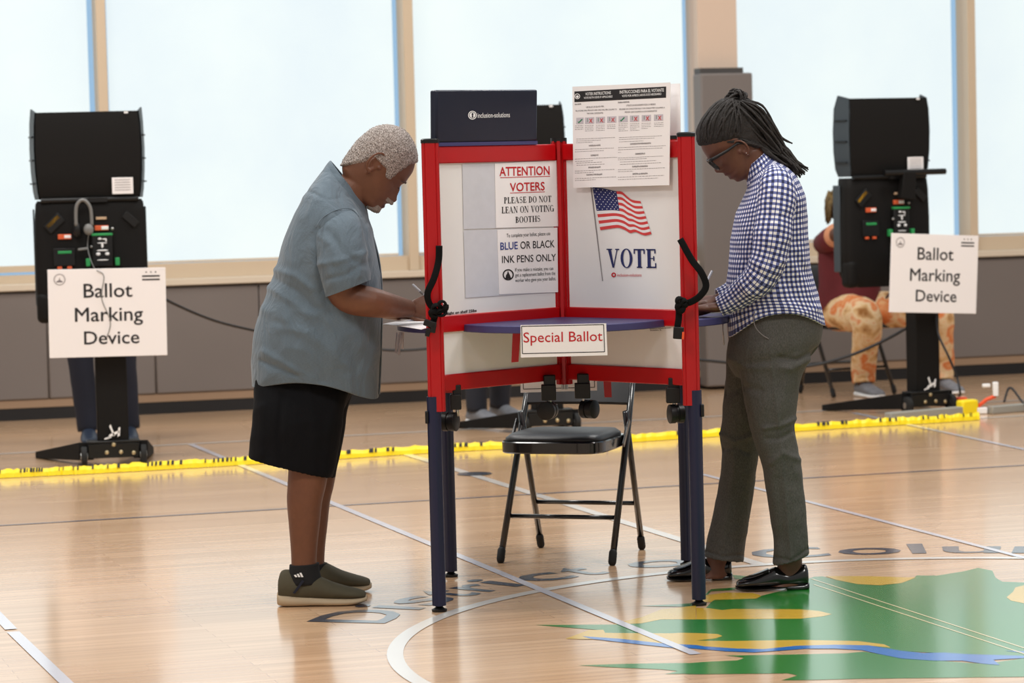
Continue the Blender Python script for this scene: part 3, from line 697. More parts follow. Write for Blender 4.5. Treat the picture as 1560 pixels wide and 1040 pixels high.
pl_ = MB(); br_.quad(pl_, [(899.6, 285), (901.4, 285), (918.6, 428), (917.6, 428)], .0008); pl_.build('printed_flagpole', M['greyink'], BOOTH)

# ------------------------------------------------------------------ notices and things on the booth
def sheet(name, bd, pts, m, lift, label, cat, group=None, thick=.0012):
    p = [bd.p(*q) + bd.n * lift for q in pts]; o = MB().prism(p, -bd.n * thick).build(name, m, origin=sum(p, V()) / 4)
    o['_w'] = 1; return tag(o, label, cat, group)
def ink(mb, name, m, parent): 
    o = mb.build(name, m); o.parent = parent; o.matrix_parent_inverse = Matrix.Translation(parent.location).inverted(); return o
A1 = sheet('paper_notice', bl, [(753, 249), (847, 244.5), (850, 344.5), (755, 347)], M['paper'], .0026, 'paper notice headed ATTENTION VOTERS in red on the booth panel', 'notice')
t1 = MB(); bl.text(t1, 'ATTENTION', (760, 268), (836.5, 266), 13.2, .018, lift=.0032); bl.text(t1, 'VOTERS', (776, 291.5), (829, 289.5), 12.4, .018, lift=.0032)
bl.line(t1, (761, 270.6), (837, 268.4), 1, .0032); bl.line(t1, (776, 294), (829, 292), 1, .0032); ink(t1, 'lettering', M['redink'], A1)
t1 = MB(); bl.text(t1, 'PLEASE DO NOT', (767, 310), (839, 307.5), 9.6, serif=True, lift=.0032); bl.text(t1, 'LEAN ON VOTING', (763.5, 325), (843, 322), 10, serif=True, lift=.0032); bl.text(t1, 'BOOTHS', (784.5, 339.5), (822, 337.5), 9.4, serif=True, lift=.0032)
ink(t1, 'lettering', M['ink'], A1)
A2 = sheet('paper_notice', bl, [(757, 350), (848.5, 346.5), (849.5, 444.8), (760, 448)], M['paper'], .0022, 'paper notice asking for blue or black ink pens only', 'notice')
t1 = MB(); bl.text(t1, 'BLUE', (761.5, 380.5), (788, 379), 11, .012, lift=.003); ink(t1, 'lettering', M['blueink'], A2)
t1 = MB(); bl.text(t1, 'OR BLACK', (792, 379), (844, 376.5), 11, .006, lift=.003); bl.text(t1, 'INK PENS ONLY', (764, 400.5), (846, 397), 10.6, .006, lift=.003)
bl.disc(t1, (773.3, 418.4), 8.6, 6.6, .003); bl.quad(t1, [(769, 425), (778, 424.6), (776, 419), (774, 415), (773, 412), (772, 416), (770, 419)], .003)
ink(t1, 'lettering', M['ink'], A2)
t1 = MB(); bl.text(t1, 'To complete your ballot, please use', (771, 361.5), (837.5, 358), 5.6, lift=.003)
for s_t, a, b in (('If you make a mistake, you can', (784, 413.5), (842, 411)), ('get a replacement ballot from the', (784, 421.5), (845, 418.5)), ('worker who gave you your ballot.', (784, 429.5), (846, 426.5))): bl.text(t1, s_t, a, b, 5.4, lift=.003)
ink(t1, 'small_print', M['ink'], A2)
# special ballot signs
bs = Board(V((BC.x, BC.y - .5815, 0)), V((0, -1, 0)))
S1 = sheet('paper_sign', bs, [(793, 495), (923.5, 492.3), (925.5, 541), (793.5, 544.5)], M['paper'], 0, 'white Special Ballot sign in red letters hanging from front shelf', 'sign')
def border(bd, mb, x0, y0, x1, y1, dy, t, lift=.0006):
    L = [(x0, y0), (x1, y0 + dy), (x1 + 1.4, y1 + dy), (x0 + 1.4, y1)]
    for i in range(4):
        a, b = L[i], L[(i + 1) % 4]
        if i % 2 == 0: bd.line(mb, a, b, t, lift)
        else: bd.quad(mb, [(a[0] - t / 2, a[1]), (a[0] + t / 2, a[1]), (b[0] + t / 2, b[1]), (b[0] - t / 2, b[1])], lift)
t1 = MB(); border(bs, t1, 794.6, 497, 919.6, 538.5, -2.8, 1.2); ink(t1, 'border_line', M['ink'], S1)
t1 = MB(); bs.text(t1, 'Special Ballot', (797.5, 521.5), (918, 519), 15, .004); ink(t1, 'lettering', M['redink'], S1)
bs2 = Board(V((BC.x, BC.y + .5815, 0)), V((0, -1, 0)))
S2 = sheet('paper_sign', bs2, [(793, 555), (909, 552), (909.5, 594.5), (793, 598)], M['paper'], 0, 'bordered white sign half hidden behind the booth, in front of the folding chair', 'sign')
t1 = MB(); border(bs2, t1, 796, 559, 904.5, 592.5, -2.8, 1.1); ink(t1, 'border_line', M['ink'], S2)
# instruction sheets on the right panel
bi = Board(BRD['nr'][0], BRD['nr'][1], .024)
S3 = sheet('instruction_sheet', bi, [(872, 132), (1021, 125.5), (1019.5, 282), (873.5, 286)], M['paper'], 0, 'white voter instructions sheet in English and Spanish clipped over the booth panel', 'notice', thick=.002)
S4 = sheet('instruction_sheet', bi, [(876, 134), (1021.5, 127), (1022.5, 206), (876, 210)], M['paper'], -.045, 'blank back of a sheet peeking out behind the printed voter instructions', 'notice', thick=.0015)
ip = lambda x, y: (860 + x / 6.117, 120 + y / 6.117)
t1 = MB(); bi.quad(t1, [ip(93, 118), ip(948, 72), ip(947, 176), ip(93, 218)], .0004); ink(t1, 'header_band', M['ink'], S3)
t1 = MB()
for (x, y, w) in ((225, 625, 110), (245, 715, 72), (222, 828, 116), (205, 896, 148), (612, 608, 194), (660, 702, 92), (632, 820, 146), (636, 888, 140), (500, 222, 106), (96, 240, 60)): bi.line(t1, ip(x, y), ip(x + w, y - w * .045), .35, .0004)
ink(t1, 'heading_rules', M['ink'], S3)
t1 = MB()
for s_t, a, b, c in (('VOTER INSTRUCTIONS', (196, 155), (434, 142), 26), ('VOTE BOTH SIDES IF APPLICABLE', (182, 187), (448, 173), 18), ('INSTRUCCIONES PARA EL VOTANTE', (516, 138), (928, 118), 28), ('VOTE POR AMBOS LADOS SI ES NECESARIO', (537, 170), (904, 150), 19)): bi.text(t1, s_t, ip(*a), ip(*b), c / 6.117, .014, lift=.0008)
bi.disc(t1, ip(121, 163), 4.2, 3.2, .0008); bi.disc(t1, ip(121, 166), 2, None, .0008); ink(t1, 'header_lettering', M['lens_white'], S3)
t1 = MB()
for s_t, a, b, c in (('TO VOTE', (96, 245), (156, 241), 13), ('PARA VOTAR', (500, 228), (606, 222), 15), ('USE BLUE OR BLACK PEN', (202, 272), (368, 263), 14), ('FILL IN ONE OVAL PER ROW AND ONE OVAL PER COLUMN TO', (105, 305), (488, 290), 13), ('THE RANK CANDIDATES', (208, 330), (360, 324), 13), ('UTILICE UN BOLIGRAFO AZUL O NEGRO', (576, 256), (850, 244), 15), ('RELLENE UN OVALO POR FILA Y UN OVALO POR COLUMNA A', (512, 291), (936, 274), 14), ('MEDIDA QUE CLASIFICA A LOS CANDIDATOS', (563, 318), (862, 306), 14),
                     ('WRITE IN VOTE', (227, 631), (336, 625), 15), ('CORRECT IT', (245, 721), (317, 717), 15), ('SPOILED BALLOT', (222, 834), (338, 828), 15), ('CASTING THE BALLOT', (205, 902), (353, 895), 15), ('CANDIDATO POR ESCRITO', (612, 614), (806, 606), 15), ('CORREGIRLO', (660, 707), (752, 702), 15), ('PAPELETA DANADA', (632, 826), (778, 819), 15), ('EMITIR LA BOLETA', (636, 894), (778, 888), 15)):
    bi.text(t1, s_t, ip(*a), ip(*b), c / 6.117, .01)
rng = random.Random(5)
def fine(x0, x1, y, sl=-.045):
    x = x0
    while x < x1:
        w = rng.uniform(9, 26); e = min(x + w, x1); yy = y + (x - x0) * sl
        bi.line(t1, ip(x, yy), ip(e, yy + (e - x) * sl), .62, .0004); x = e + 5
for x0, x1, y in ((110, 470, 562), (110, 340, 580), (110, 262, 596), (510, 910, 548), (510, 838, 566), (510, 735, 588), (98, 460, 660), (98, 366, 680), (500, 942, 642), (500, 916, 662), (500, 528, 686), (98, 488, 748), (98, 270, 770), (112, 350, 786), (112, 376, 806), (500, 922, 738), (500, 770, 754), (518, 856, 776), (518, 900, 798), (98, 466, 860), (98, 272, 878), (500, 936, 848), (500, 640, 866), (98, 480, 930), (98, 290, 948), (500, 930, 918), (500, 872, 940)): fine(x0, x1, y)
for x0 in (96, 190, 292, 396): 
    for j, y in enumerate((440, 456, 472, 488, 504)[:3 + (x0 * 7) % 3]): fine(x0 + 2, x0 + 82 - (j == 4) * 30, y - (x0 - 96) * .03)
for x0 in (502, 610, 716, 834):
    for j, y in enumerate((422, 438, 454, 470, 486)[:3 + (x0 * 5) % 3]): fine(x0 + 2, x0 + 88 - (j == 3) * 30, y - (x0 - 500) * .03)
ink(t1, 'small_print', M['greyink'], S3)
t1, t2, t3 = MB(), MB(), MB()
for i, x0 in enumerate((110, 192, 292, 398, 504, 610, 720, 834)):
    yb = 424 - (x0 - 110) * .042; w = 68 if i == 0 else 86
    bi.quad(t1, [ip(x0, yb), ip(x0 + w, yb - 4), ip(x0 + w, yb - 64), ip(x0, yb - 60)], .0004)
    if i % 4 == 0:
        bi.quad(t2, [ip(x0 + 14, yb - 22), ip(x0 + 24, yb - 8), ip(x0 + 62, yb - 46), ip(x0 + 50, yb - 50), ip(x0 + 24, yb - 22), ip(x0 + 20, yb - 28)], .0008)
    else:
        for sgn in (1, -1): bi.quad(t3, [ip(x0 + 38, yb - 30 - 18 * sgn), ip(x0 + 46, yb - 30 - 18 * sgn), ip(x0 + 72, yb - 30 + 20 * sgn), ip(x0 + 64, yb - 30 + 20 * sgn)], .0008 if sgn > 0 else .0009)
        for j in range(3): bi.disc(t2, ip(x0 + 24, yb - 48 + 12 * j), .7, None, .0008, 8)
ink(t1, 'pictogram', M['pinkgrey'], S3); ink(t2, 'tick_mark', M['greenink'], S3); ink(t3, 'cross_mark', M['flagred'], S3)
# navy case on top of the left panel
bc_ = Board(BRD['nl'][0], BRD['nl'][1], .016)
q = [bc_.p(665.5, 219), bc_.p(819, 217), bc_.p(819.5, 136.2), bc_.p(665, 137)]
q = [V((p.x, p.y, (1.556, 1.556, p.z, p.z)[i])) for i, p in enumerate(q)]
CASE = MB().prism(q, -BRD['nl'][1] * .034).build('equipment_case', M['casenavy'], bevel=.007, bseg=3, origin=sum(q, V()) / 4)
CASE['_w'] = 1; tag(CASE, 'navy vinyl case standing on top of the booth above the ATTENTION notice', 'case')
t1 = MB(); bc_.text(t1, 'inclusion-solutions', (727.5, 179.4), (776.5, 178.4), 7.4, .002, lift=.0008); bc_.disc(t1, (719.5, 175.4), 6.6, 5.4, .0008); bc_.disc(t1, (719.5, 175.4), 4.4, None, .0008); ink(t1, 'lettering', M['lens_white'], CASE)
t1 = MB(); bc_.disc(t1, (719.5, 173.6), 1.5, None, .0014, 12); bc_.quad(t1, [(718.2, 179), (720.8, 179), (720.2, 174), (718.8, 174)], .0014); ink(t1, 'keyhole_mark', M['casenavy'], CASE)
pi_ = MB(); pi_.prism([q[0] + V((0, 0, -.011)), q[1] + V((0, 0, -.011)), q[1] + V((0, 0, .001)), q[0] + V((0, 0, .001))], -BRD['nl'][1] * .03)
ink(pi_, 'base_edge', M['shelf'], CASE)

# ================================================================== FOLDING CHAIR
def make_chair(name='folding_chair'):
    c = empty(name)
    tubeR = .0125
    for s in (-1, 1):
        fr_ = MB().tube([V((s * .217, 0, .03)), V((s * .210, .26, .50)), V((s * .200, .41, .785))], tubeR, 12)
        o = fr_.build('front_leg', M['black_enamel'], c, smooth=True)
        MB().tube([V((s * .2172, -.010, .012)), V((s * .217, .004, .045))], .0155, 12, round_end=True).build('foot_cap', M['rubber'], o, smooth=True)
        rl_ = MB().tube([V((s * .207, .235, .545)), V((s * .206, .30, .36)), V((s * .203, .42, .03))], tubeR * .95, 12)
        o = rl_.build('rear_leg', M['black_enamel'], c, smooth=True)
        MB().tube([V((s * .203, .424, .012)), V((s * .203, .412, .045))], .015, 12, round_end=True).build('foot_cap', M['rubber'], o, smooth=True)
        br = MB().box((s * .222, .19, .47), (.006, .12, .02), Matrix.Rotation(.8, 3, 'X')); br.build('hinge_bracket', M['black_enamel'], c, bevel=.001)
    MB().tube([V((-.212, .082, .165)), V((.212, .082, .165))], .0085, 10).build('front_stretcher', M['black_enamel'], c, smooth=True)
    MB().tube([V((-.204, .365, .185)), V((.204, .365, .185))], .0085, 10).build('rear_stretcher', M['black_enamel'], c, smooth=True)
    def ring(w, y0, y1, z, k=.35, n=40):
        return [V((spow(math.cos(2 * math.pi * j / n), k) * w, (y0 + y1) / 2 + spow(math.sin(2 * math.pi * j / n), k) * (y1 - y0) / 2, z)) for j in range(n)]
    seat = MB().loft([ring(.196, -.075, .31, .415), ring(.2, -.08, .315, .42), ring(.2, -.08, .315, .455), ring(.197, -.077, .312, .459)]).build('seat_frame', M['black_enamel'], c, smooth=True, sharp=35)
    MB().loft([ring(.19, -.068, .30, .457), ring(.188, -.066, .30, .470), ring(.172, -.05, .285, .483), ring(.12, 0, .24, .487), ring(.03, .09, .14, .488)]).build('seat_cushion', M['vinyl'], c, smooth=True)
    bp = MB(); rings = []
    for i in range(13):
        x = -.2 + .4 * i / 12; cv = .035 * (1 - (x / .2) ** 2); th = .012
        ry = lambda z: .26 + (z - .5) * .526
        pts = [(.575, -th), (.565, 0), (.575, th), (.69, th * 1.3), (.785, th), (.797, 0), (.785, -th), (.69, -th * 1.3)]
        rings.append([V((x, ry(z) + cv + d, z)) for z, d in pts])
    bp.loft(rings); bp.build('backrest', M['vinyl'], c, smooth=True, sharp=50)
    return c
f1, f2 = G(764, 857), G(934, 860)
CH = make_chair(); CH.location = (f1 + f2) / 2; CH.rotation_euler.z = math.radians(-19)
tag(CH, 'black metal folding chair with padded vinyl seat standing empty behind the booth', 'chair')
CH2 = copy_tree(CH); CH2.location = V((2.16, 17.98, 0)); CH2.rotation_euler.z = math.radians(24)
tag(CH2, 'black folding chair under the seated voter in the maroon shirt', 'chair')

# ================================================================== BALLOT MARKING DEVICES
def make_bmd(extra=False):
    D = empty('ballot_marking_device')
    bx = -.07
    base = MB().box((0, 0, .075), (.26, .05, .075)); base.box((0, .02, .12), (.27, .10, .012)); base.build('base_bracket', M['black'], D, bevel=.004)
    for s in (-1, 1):
        w = MB(); w.tube([V((s * .15 - .015, -.01, .05)), V((s * .15 - .012, -.01, .05)), V((s * .15 + .012, -.01, .05)), V((s * .15 + .015, -.01, .05))], [.044, .05, .05, .044], 24)
        wo = w.build('wheel', M['rubber'], D, smooth=True, sharp=35)
        MB().cyl((s * .15, -.01, .05), (1, 0, 0), .018, .036, 14).build('hub', M['steel'], wo, smooth=True, sharp=40)
        lg = MB(); x0, xt = s * .13, (-.36 if s < 0 else .2); wd = .035
        for a in (1,):
            lg.loft([[V((x0 + s * k, .01, z)) for k, z in ((-.03, .028), (.045, .028), (.045, .12), (-.03, .12))],
                     [V((xt + s * k, .52, z)) for k, z in ((-.02, .0), (.03, .0), (.03, .035), (-.02, .035))]])
        lg.build('floor_leg', M['blackmatte'], D, bevel=.003)
    for x, z in ((0, .105), (-.036, .066), (.036, .066), (.10, .06)): MB().sphere((x, -.027, z), (.011, .006, .011), n=8).build('bolt', M['brass'], D, smooth=True)
    col = MB(); col.box((0, .045, .52), (.158, .11, .82)); co = col.build('column', M['blackmatte'], D, bevel=.006)
    mk = MB()
    for pts in ([(-.03, .14), (.03, .165), (.028, .178), (-.02, .158)], [(.0, .150), (.008, .150), (-.012, .21), (-.02, .20)], [(.02, .145), (.032, .150), (.036, .195), (.026, .19)], [(-.045, .132), (-.01, .142), (-.012, .15), (-.045, .14)]): mk.prism([V((x, -.0305, z)) for x, z in pts], (0, -.001, 0))
    mk.build('white_emblem', M['lens_white'], co)
    MB().box((-.03, .17, .86), (.10, .30, .10)).build('support_arm', M['blackmatte'], D, bevel=.01)
    # lower body shell
    bd = MB(); rings = []
    for z, w, y0 in ((.72, .20, .27), (.76, .255, .26), (.80, .282, .253), (.95, .288, .25), (1.12, .288, .25), (1.28, .282, .25), (1.335, .277, .254), (1.35, .268, .262)):
        n = 28; rings.append([V((bx + spow(math.cos(2 * math.pi * j / n), .3) * w, y0 + .07 + spow(math.sin(2 * math.pi * j / n), .3) * .07, z)) for j in range(n)])
    body = bd.loft(rings).build('body', M['blackmatte'], D, smooth=True, sharp=40)
    for s in (-1, 1): MB().box((bx + s * .287, .37, 1.06), (.008, .07, .50)).build('side_cheek', M['grey_edge'], D, bevel=.004)
    MB().box((bx - .25, .30, .80), (.075, .10, .16)).build('corner_skirt', M['blackmatte'], D, bevel=.03, bseg=4)
    # lid: privacy hood, back sheet with side cheeks and ribs, open towards the voter
    ld = MB(); prof = [(1.358, .258, .262), (1.40, .266, .25), (1.50, .274, .244), (1.62, .277, .242), (1.74, .273, .244), (1.805, .266, .252)]
    ld.loft([[V((bx - w, y, z)), V((bx + w, y, z)), V((bx + w, y + .012, z)), V((bx - w, y + .012, z))] for z, w, y in prof])
    lid = ld.build('privacy_hood', M['blackmatte'], D, smooth=True, sharp=30)
    for s in (-1, 1):
        ck = MB()
        ck.loft([[V((bx + s * w, y, z)), V((bx + s * (w + .02), y + dp, z + e)), V((bx + s * (w + .012), y + dp, z + e)), V((bx + s * (w - .008), y, z))] for (z, w, y), dp, e in zip(prof, (.10, .13, .14, .14, .13, .09), (0, 0, 0, 0, .01, .02))])
        c_ = ck.build('side_cheek', M['grey_edge'], lid, smooth=True, sharp=30)
        rb = MB()
        for z in (1.44, 1.56, 1.68): rb.box((bx + s * .290, .31, z), (.008, .10, .008), Matrix.Rotation(s * -.14, 3, 'Z'))
        rb.build('rib', M['black'], c_)
    lb = MB(); lb.box((bx + .17, .236, 1.42), (.108, .004, .085)); lo = lb.build('white_label', M['paper'], lid, bevel=.001)
    l2 = MB()
    for k in range(5): l2.box((bx + .17, .2335, 1.45 - .013 * k), (.08, .001, .003))
    l2.build('small_print', M['greyink'], lo)
    MB().box((bx + .20, .243, 1.797), (.02, .006, .01)).build('lock_tab', M['lens_white'], lid)
    hg = MB(); hg.tube([V((bx - .25, .252, 1.352)), V((bx + .25, .252, 1.352))], .013, 10); hg.box((bx + .04, .245, 1.35), (.10, .02, .022)); hg.build('hinge_bar', M['black'], D, smooth=True, sharp=40)
    F = .246
    def det(nm, m, c, size, rot=0, par=body, bev=.002):
        return MB().box((bx + c[0], F + .0, c[1]), (size[0], .014, size[1]), Matrix.Rotation(rot, 3, 'Y')).build(nm, m, par, bevel=bev)
    det('recess', M['black'], (-.185, 1.235), (.10, .055), -.75); det('yellow_latch', M['yellowtab'], (-.193, 1.243), (.085, .022), -.75)
    det('latch', M['black'], (.205, 1.245), (.085, .04), .75)
    lab = det('orange_label', M['orange'], (-.135, 1.165), (.068, .026)); det('label_text_area', M['paper'], (-.12, 1.165), (.034, .016), par=lab).location.y = -.002
    det('port_recess', M['black'], (-.14, 1.06), (.11, .09)); det('green_port', M['green'], (-.137, 1.085), (.07, .014)).location.y = -.003
    det('orange_button', M['orange'], (-.165, 1.005), (.024, .014)); det('orange_button', M['orange'], (-.115, 1.005), (.024, .014))
    det('tan_label', M['tan_label'], (.055, 1.255), (.055, .014)); lab = det('orange_label', M['orange'], (.055, 1.205), (.07, .026)); det('label_text_area', M['paper'], (.072, 1.205), (.036, .018), par=lab).location.y = -.002
    # tactile controller
    kp = MB(); kp.box((bx + .055, .228, 1.09), (.105, .03, .17)); k_o = kp.build('tactile_keypad', M['black'], D, bevel=.006)
    MB().box((bx + .055, .222, 1.172), (.108, .03, .012)).build('green_rim', M['green'], k_o, bevel=.002)
    ky = MB()
    for x, z, a, b in ((-.012, 1.15, .010, .006), (.012, 1.148, .012, .004), (.02, 1.14, .004, .008), (0, 1.115, .006, .014), (0, 1.128, .026, .003), (0, 1.09, .030, .004), (-.022, 1.072, .011, .009), (.024, 1.072, .011, .009), (0, 1.04, .03, .003)): ky.sphere((bx + .055 + x, .2125, z), (a, .003, b), n=6)
    ky.build('key', M['lens_white'], k_o)
    for s in (-1, 1):
        MB().box((bx + .055 + s * .075, .225, 1.03), (.022, .03, .04)).build('green_foot', M['green'], k_o, bevel=.003)
        MB().sphere((bx + .055 + s * .055, .222, 1.11 + .09 * (s > 0)), .008, n=8).build('screw', M['steel'], k_o, smooth=True)
    # sign plate on the column
    if extra:
        MB().tube([V((bx - .07, .20, 1.375)), V((bx + .35, .20, 1.375))], .017, 12).build('grab_bar', M['black'], D, smooth=True, sharp=40)
        MB().box((bx + .09, .205, 1.30), (.10, .05, .16), Matrix.Rotation(.12, 3, 'Y'), .85).build('keypad_cradle', M['blackmatte'], D, bevel=.006)
    else:
        hs = MB(); hs.tube(catmull([(bx - .075, .215, 1.22), (bx - .07, .205, 1.32), (bx - .035, .20, 1.352), (bx + .0, .205, 1.31), (bx + .005, .21, 1.22)], 6), .009, 8)
        h_ = hs.build('headphones', M['headset'], D, smooth=True)
        MB().sphere((bx - .012, .21, 1.20), (.026, .02, .03)).build('ear_cup', M['headset'], h_, smooth=True); MB().sphere((bx - .07, .225, 1.20), (.022, .02, .04)).build('ear_cup', M['black'], h_, smooth=True)
        MB().tube(catmull([(bx - .012, .205, 1.18), (bx - .02, .20, 1.10), (bx + .0, -.10, 1.01), (bx + .045, -.132, .97), (bx + .03, -.134, .86), (bx + .07, -.134, .74), (bx + .05, -.134, .66)], 8), .0022, 6).build('headphone_cord', M['headset'], h_, smooth=True)
        MB().box((bx - .045, .21, 1.10), (.05, .012, .012), Matrix.Rotation(-.1, 3, 'Y')).build('stylus', M['headset'], D, bevel=.003)
    return D
def make_bmd_sign(D, dx, z, tilt, label):
    """the sign hanging on a device, built in the device's frame, standing on its own"""
    Wd, Hh = .59, .445
    S = empty('hanging_sign', label=label, cat='sign', group='ballot marking device signs')
    pl = MB().box((0, 0, 0), (Wd, .006, Hh)).build('sign_board', M['paper'], S, bevel=.001)
    t = MB(); n = V((0, -1, 0)); X, Z = V((1, 0, 0)), V((0, 0, 1))
    for s, x0, x1, yb, c in (('Ballot', .30, .715, .325, .155), ('Marking', .222, .80, .595, .155), ('Device', .295, .765, .855, .145)):
        lay_text(t, s, V(((x0 - .5) * Wd, -.0032, (.5 - yb) * Hh)), X, Z, (x1 - x0) * Wd, c * Hh, n, .011)
    t.build('lettering', M['ink'], S)
    e = MB()
    for k, yy in enumerate((.095, .135)): e.box((.375 * Wd, -.0034, (.5 - yy) * Hh), (.15 * Wd, .0008, .018 * Hh))
    for k in range(3): e.box(((.335 + .04 * k) * Wd, -.0034, (.5 - .05) * Hh), (.007, .0008, .006), Matrix.Rotation(.78, 3, 'Y'))
    e.build('flag_emblem', M['ink'], S)
    sl = MB(); cx, cz, r = -.4 * Wd, (.5 - .115) * Hh, .030
    for k in range(24):
        a0, a1 = 2 * math.pi * k / 24, 2 * math.pi * (k + .6) / 24
        sl.prism([V((cx + math.cos(a) * q_, -.0032, cz + math.sin(a) * q_)) for a, q_ in ((a0, r * .78), (a1, r * .78), (a1, r), (a0, r))], (0, -.0006, 0))
    sl.prism([V((cx + x, -.0032, cz + z_)) for x, z_ in ((-.018, -.014), (.018, -.014), (.012, -.006), (.004, -.004), (.0, .012), (-.004, -.004), (-.012, -.006))], (0, -.0006, 0))
    sl.build('seal_emblem', M['greyink'], S)
    yaw = D.rotation_euler.z
    S.location = D.location + Rz(yaw) @ V((dx, -.125, z)); S.rotation_euler = (0, tilt, yaw); return S
B1 = make_bmd(); B1.location = (G(125, 712) + G(220, 705)) / 2 + V((0, .03, 0)); B1.rotation_euler.z = math.radians(10)
tag(B1, 'black ballot marking device with grey headphones, left of the man in shorts', 'voting machine', 'ballot marking devices')
B2 = make_bmd(True); B2.location = (G(1375, 632.5) + G(1455, 625.5)) / 2 + V((0, .03, 0)); B2.rotation_euler.z = math.radians(26)
tag(B2, 'black ballot marking device with a grab bar, in front of the seated voter in maroon', 'voting machine', 'ballot marking devices')
B3 = copy_tree(B1); B3.location = G(838, 658); B3.rotation_euler.z = math.radians(17)
tag(B3, 'black ballot marking device mostly hidden behind the red voting booth', 'voting machine', 'ballot marking devices')
make_bmd_sign(B1, -.012, .784, math.radians(.6), 'white Ballot Marking Device sign at left, crossed by a thin headphone cord')
make_bmd_sign(B2, -.03, .80, math.radians(3.4), 'white Ballot Marking Device sign tilted in front of the orange trousers')

# ------------------------------------------------------------------ caution tape, power strips, cables
ty = MB(); L_ = catmull([tuple(p) for p in [G(-60, 731), G(60, 725), G(150, 720.5), G(300, 712), G(480, 701), G(700, 687), G(900, 677), G(1100, 664), G(1300, 651), G(1420, 644), G(1492, 639)]], 26)
rings = []; rn = random.Random(3)
for i, p in enumerate(L_):
    p = V(p); w = .026 * rn.uniform(.92, 1.1); h = .040 * rn.uniform(.85, 1.12); j = rn.uniform(-.003, .003)
    rings.append([V((p.x, p.y + w * a + j, .002 + h * b)) for a, b in ((-1, 0), (-.8, .55), (-.2, 1), (.5, .8), (1, .1), (.6, 0))])
ty.loft(rings); CT = tag(ty.build('caution_tape', M['tapeyellow']), 'yellow caution tape laid along the gym floor in front of the machines', 'tape')
tx = MB(); rn = random.Random(8)
for i in range(6, len(L_) - 6, 1):
    if (i // 5) % 3 != 0 and rn.random() < .5:
        p, q_ = V(L_[i]), V(L_[i + 1]); d = (q_ - p) * rn.uniform(.3, .75); hh = .030
        tx.prism([p + V((0, -.0225, hh - .006)), p + d + V((0, -.0225, hh - .006)), p + d + V((0, -.008, hh + .012)), p + V((0, -.008, hh + .012))], (0, -.003, .002))
tx.build('lettering', M['ink'], CT)
def along(mb, a, b, w, h):
    d = (b - a); R = Matrix((d.normalized(), V((-d.y, d.x, 0)).normalized(), V((0, 0, 1)))).transposed(); return mb.box((a + b) / 2 + V((0, 0, h / 2)), (d.length, w, h), R)
a, b = G(1352, 642), G(1472, 631.5)
PS = tag(along(MB(), a, b, .055, .05).build('power_strip', M['greybar'], bevel=.006), 'long grey power strip on the floor beside the tilted sign machine', 'power strip')
along(MB(), a + (b - a) * .91, b + (b - a) * .12, .062, .085).build('yellow_tape_wrap', M['tapeyellow'], PS, bevel=.012)
a, b = G(1508, 630.5), G(1640, 620)
PS2 = tag(along(MB(), a, b, .055, .045).build('power_strip', M['greybar'], bevel=.006), 'grey power strip at the right edge with white and orange plugs', 'power strip')
pg = MB(); c = G(1509, 630); pg.tube([c + V((-.10, .0, .02)), c + V((-.02, .01, .08)), c + V((.03, .0, .10))], .011, 8); pg.build('orange_plug', M['orangeplug'], PS2, smooth=True)
pg = MB(); pg.box(c + V((.03, 0, .14)), (.03, .03, .08)); pg.box(c + V((-.02, .01, .16)), (.045, .02, .02)); pg.box(c + V((-.07, .0, .02)), (.10, .04, .035)); pg.build('white_plug', M['lens_white'], PS2, bevel=.004)
c = G(1457, 619)
OPg = MB(); OPg.box(c + V((0, 0, .03)), (.13, .05, .05), Rz(.3)); tag(OPg.build('extension_plug', M['orangeplug'], bevel=.012), 'bright orange plug on the floor beside the right machine base', 'plug')
cb = MB().tube(catmull([tuple(P(*t)) for t in ((215, 430, 15.15), (250, 455, 15.2), (320, 486, 15.5), (385, 503, 15.8), (480, 522, 16.1), (590, 533, 16.3), (650, 531, 16.3), (760, 520, 16.2), (850, 505, 16.15))], 8), .008, 8)
tag(cb.build('power_cable', M['cable'], smooth=True), 'thin black cable sagging between the left machine and the booth', 'cable')
cb = MB().tube(catmull([tuple(P(*t)) for t in ((850, 520, 16.2), (950, 538, 16.4), (1075, 549, 16.6), (1150, 556, 16.7), (1225, 558, 16.8), (1290, 543, 16.8), (1350, 517, 16.75), (1400, 488, 16.75))], 8), .009, 8)
tag(cb.build('power_cable', M['cable'], smooth=True), 'black cable rising to the right machine past the seated legs', 'cable')
cb = MB().tube(catmull([tuple(P(*t)) for t in ((1426, 480, 16.7), (1430, 510, 16.6), (1446, 545, 16.55), (1458, 575, 16.55), (1463, 600, 16.55))] + [tuple(G(1460, 617) + V((0, 0, .06)))], 8), .007, 8)
tag(cb.build('power_cable', M['cable'], smooth=True), 'black cable dropping from the right machine to the orange plug', 'cable')
cb = MB().tube(catmull([tuple(G(1530, 625) + V((0, 0, .05))), tuple(G(1540, 622) + V((0, 0, .12))), tuple(G(1565, 628) + V((0, 0, .03))), tuple(G(1600, 640) + V((0, 0, .008)))], 8), .007, 8)
tag(cb.build('power_cable', M['cable'], smooth=True), 'short black cable looping off the power strip at the right edge', 'cable')
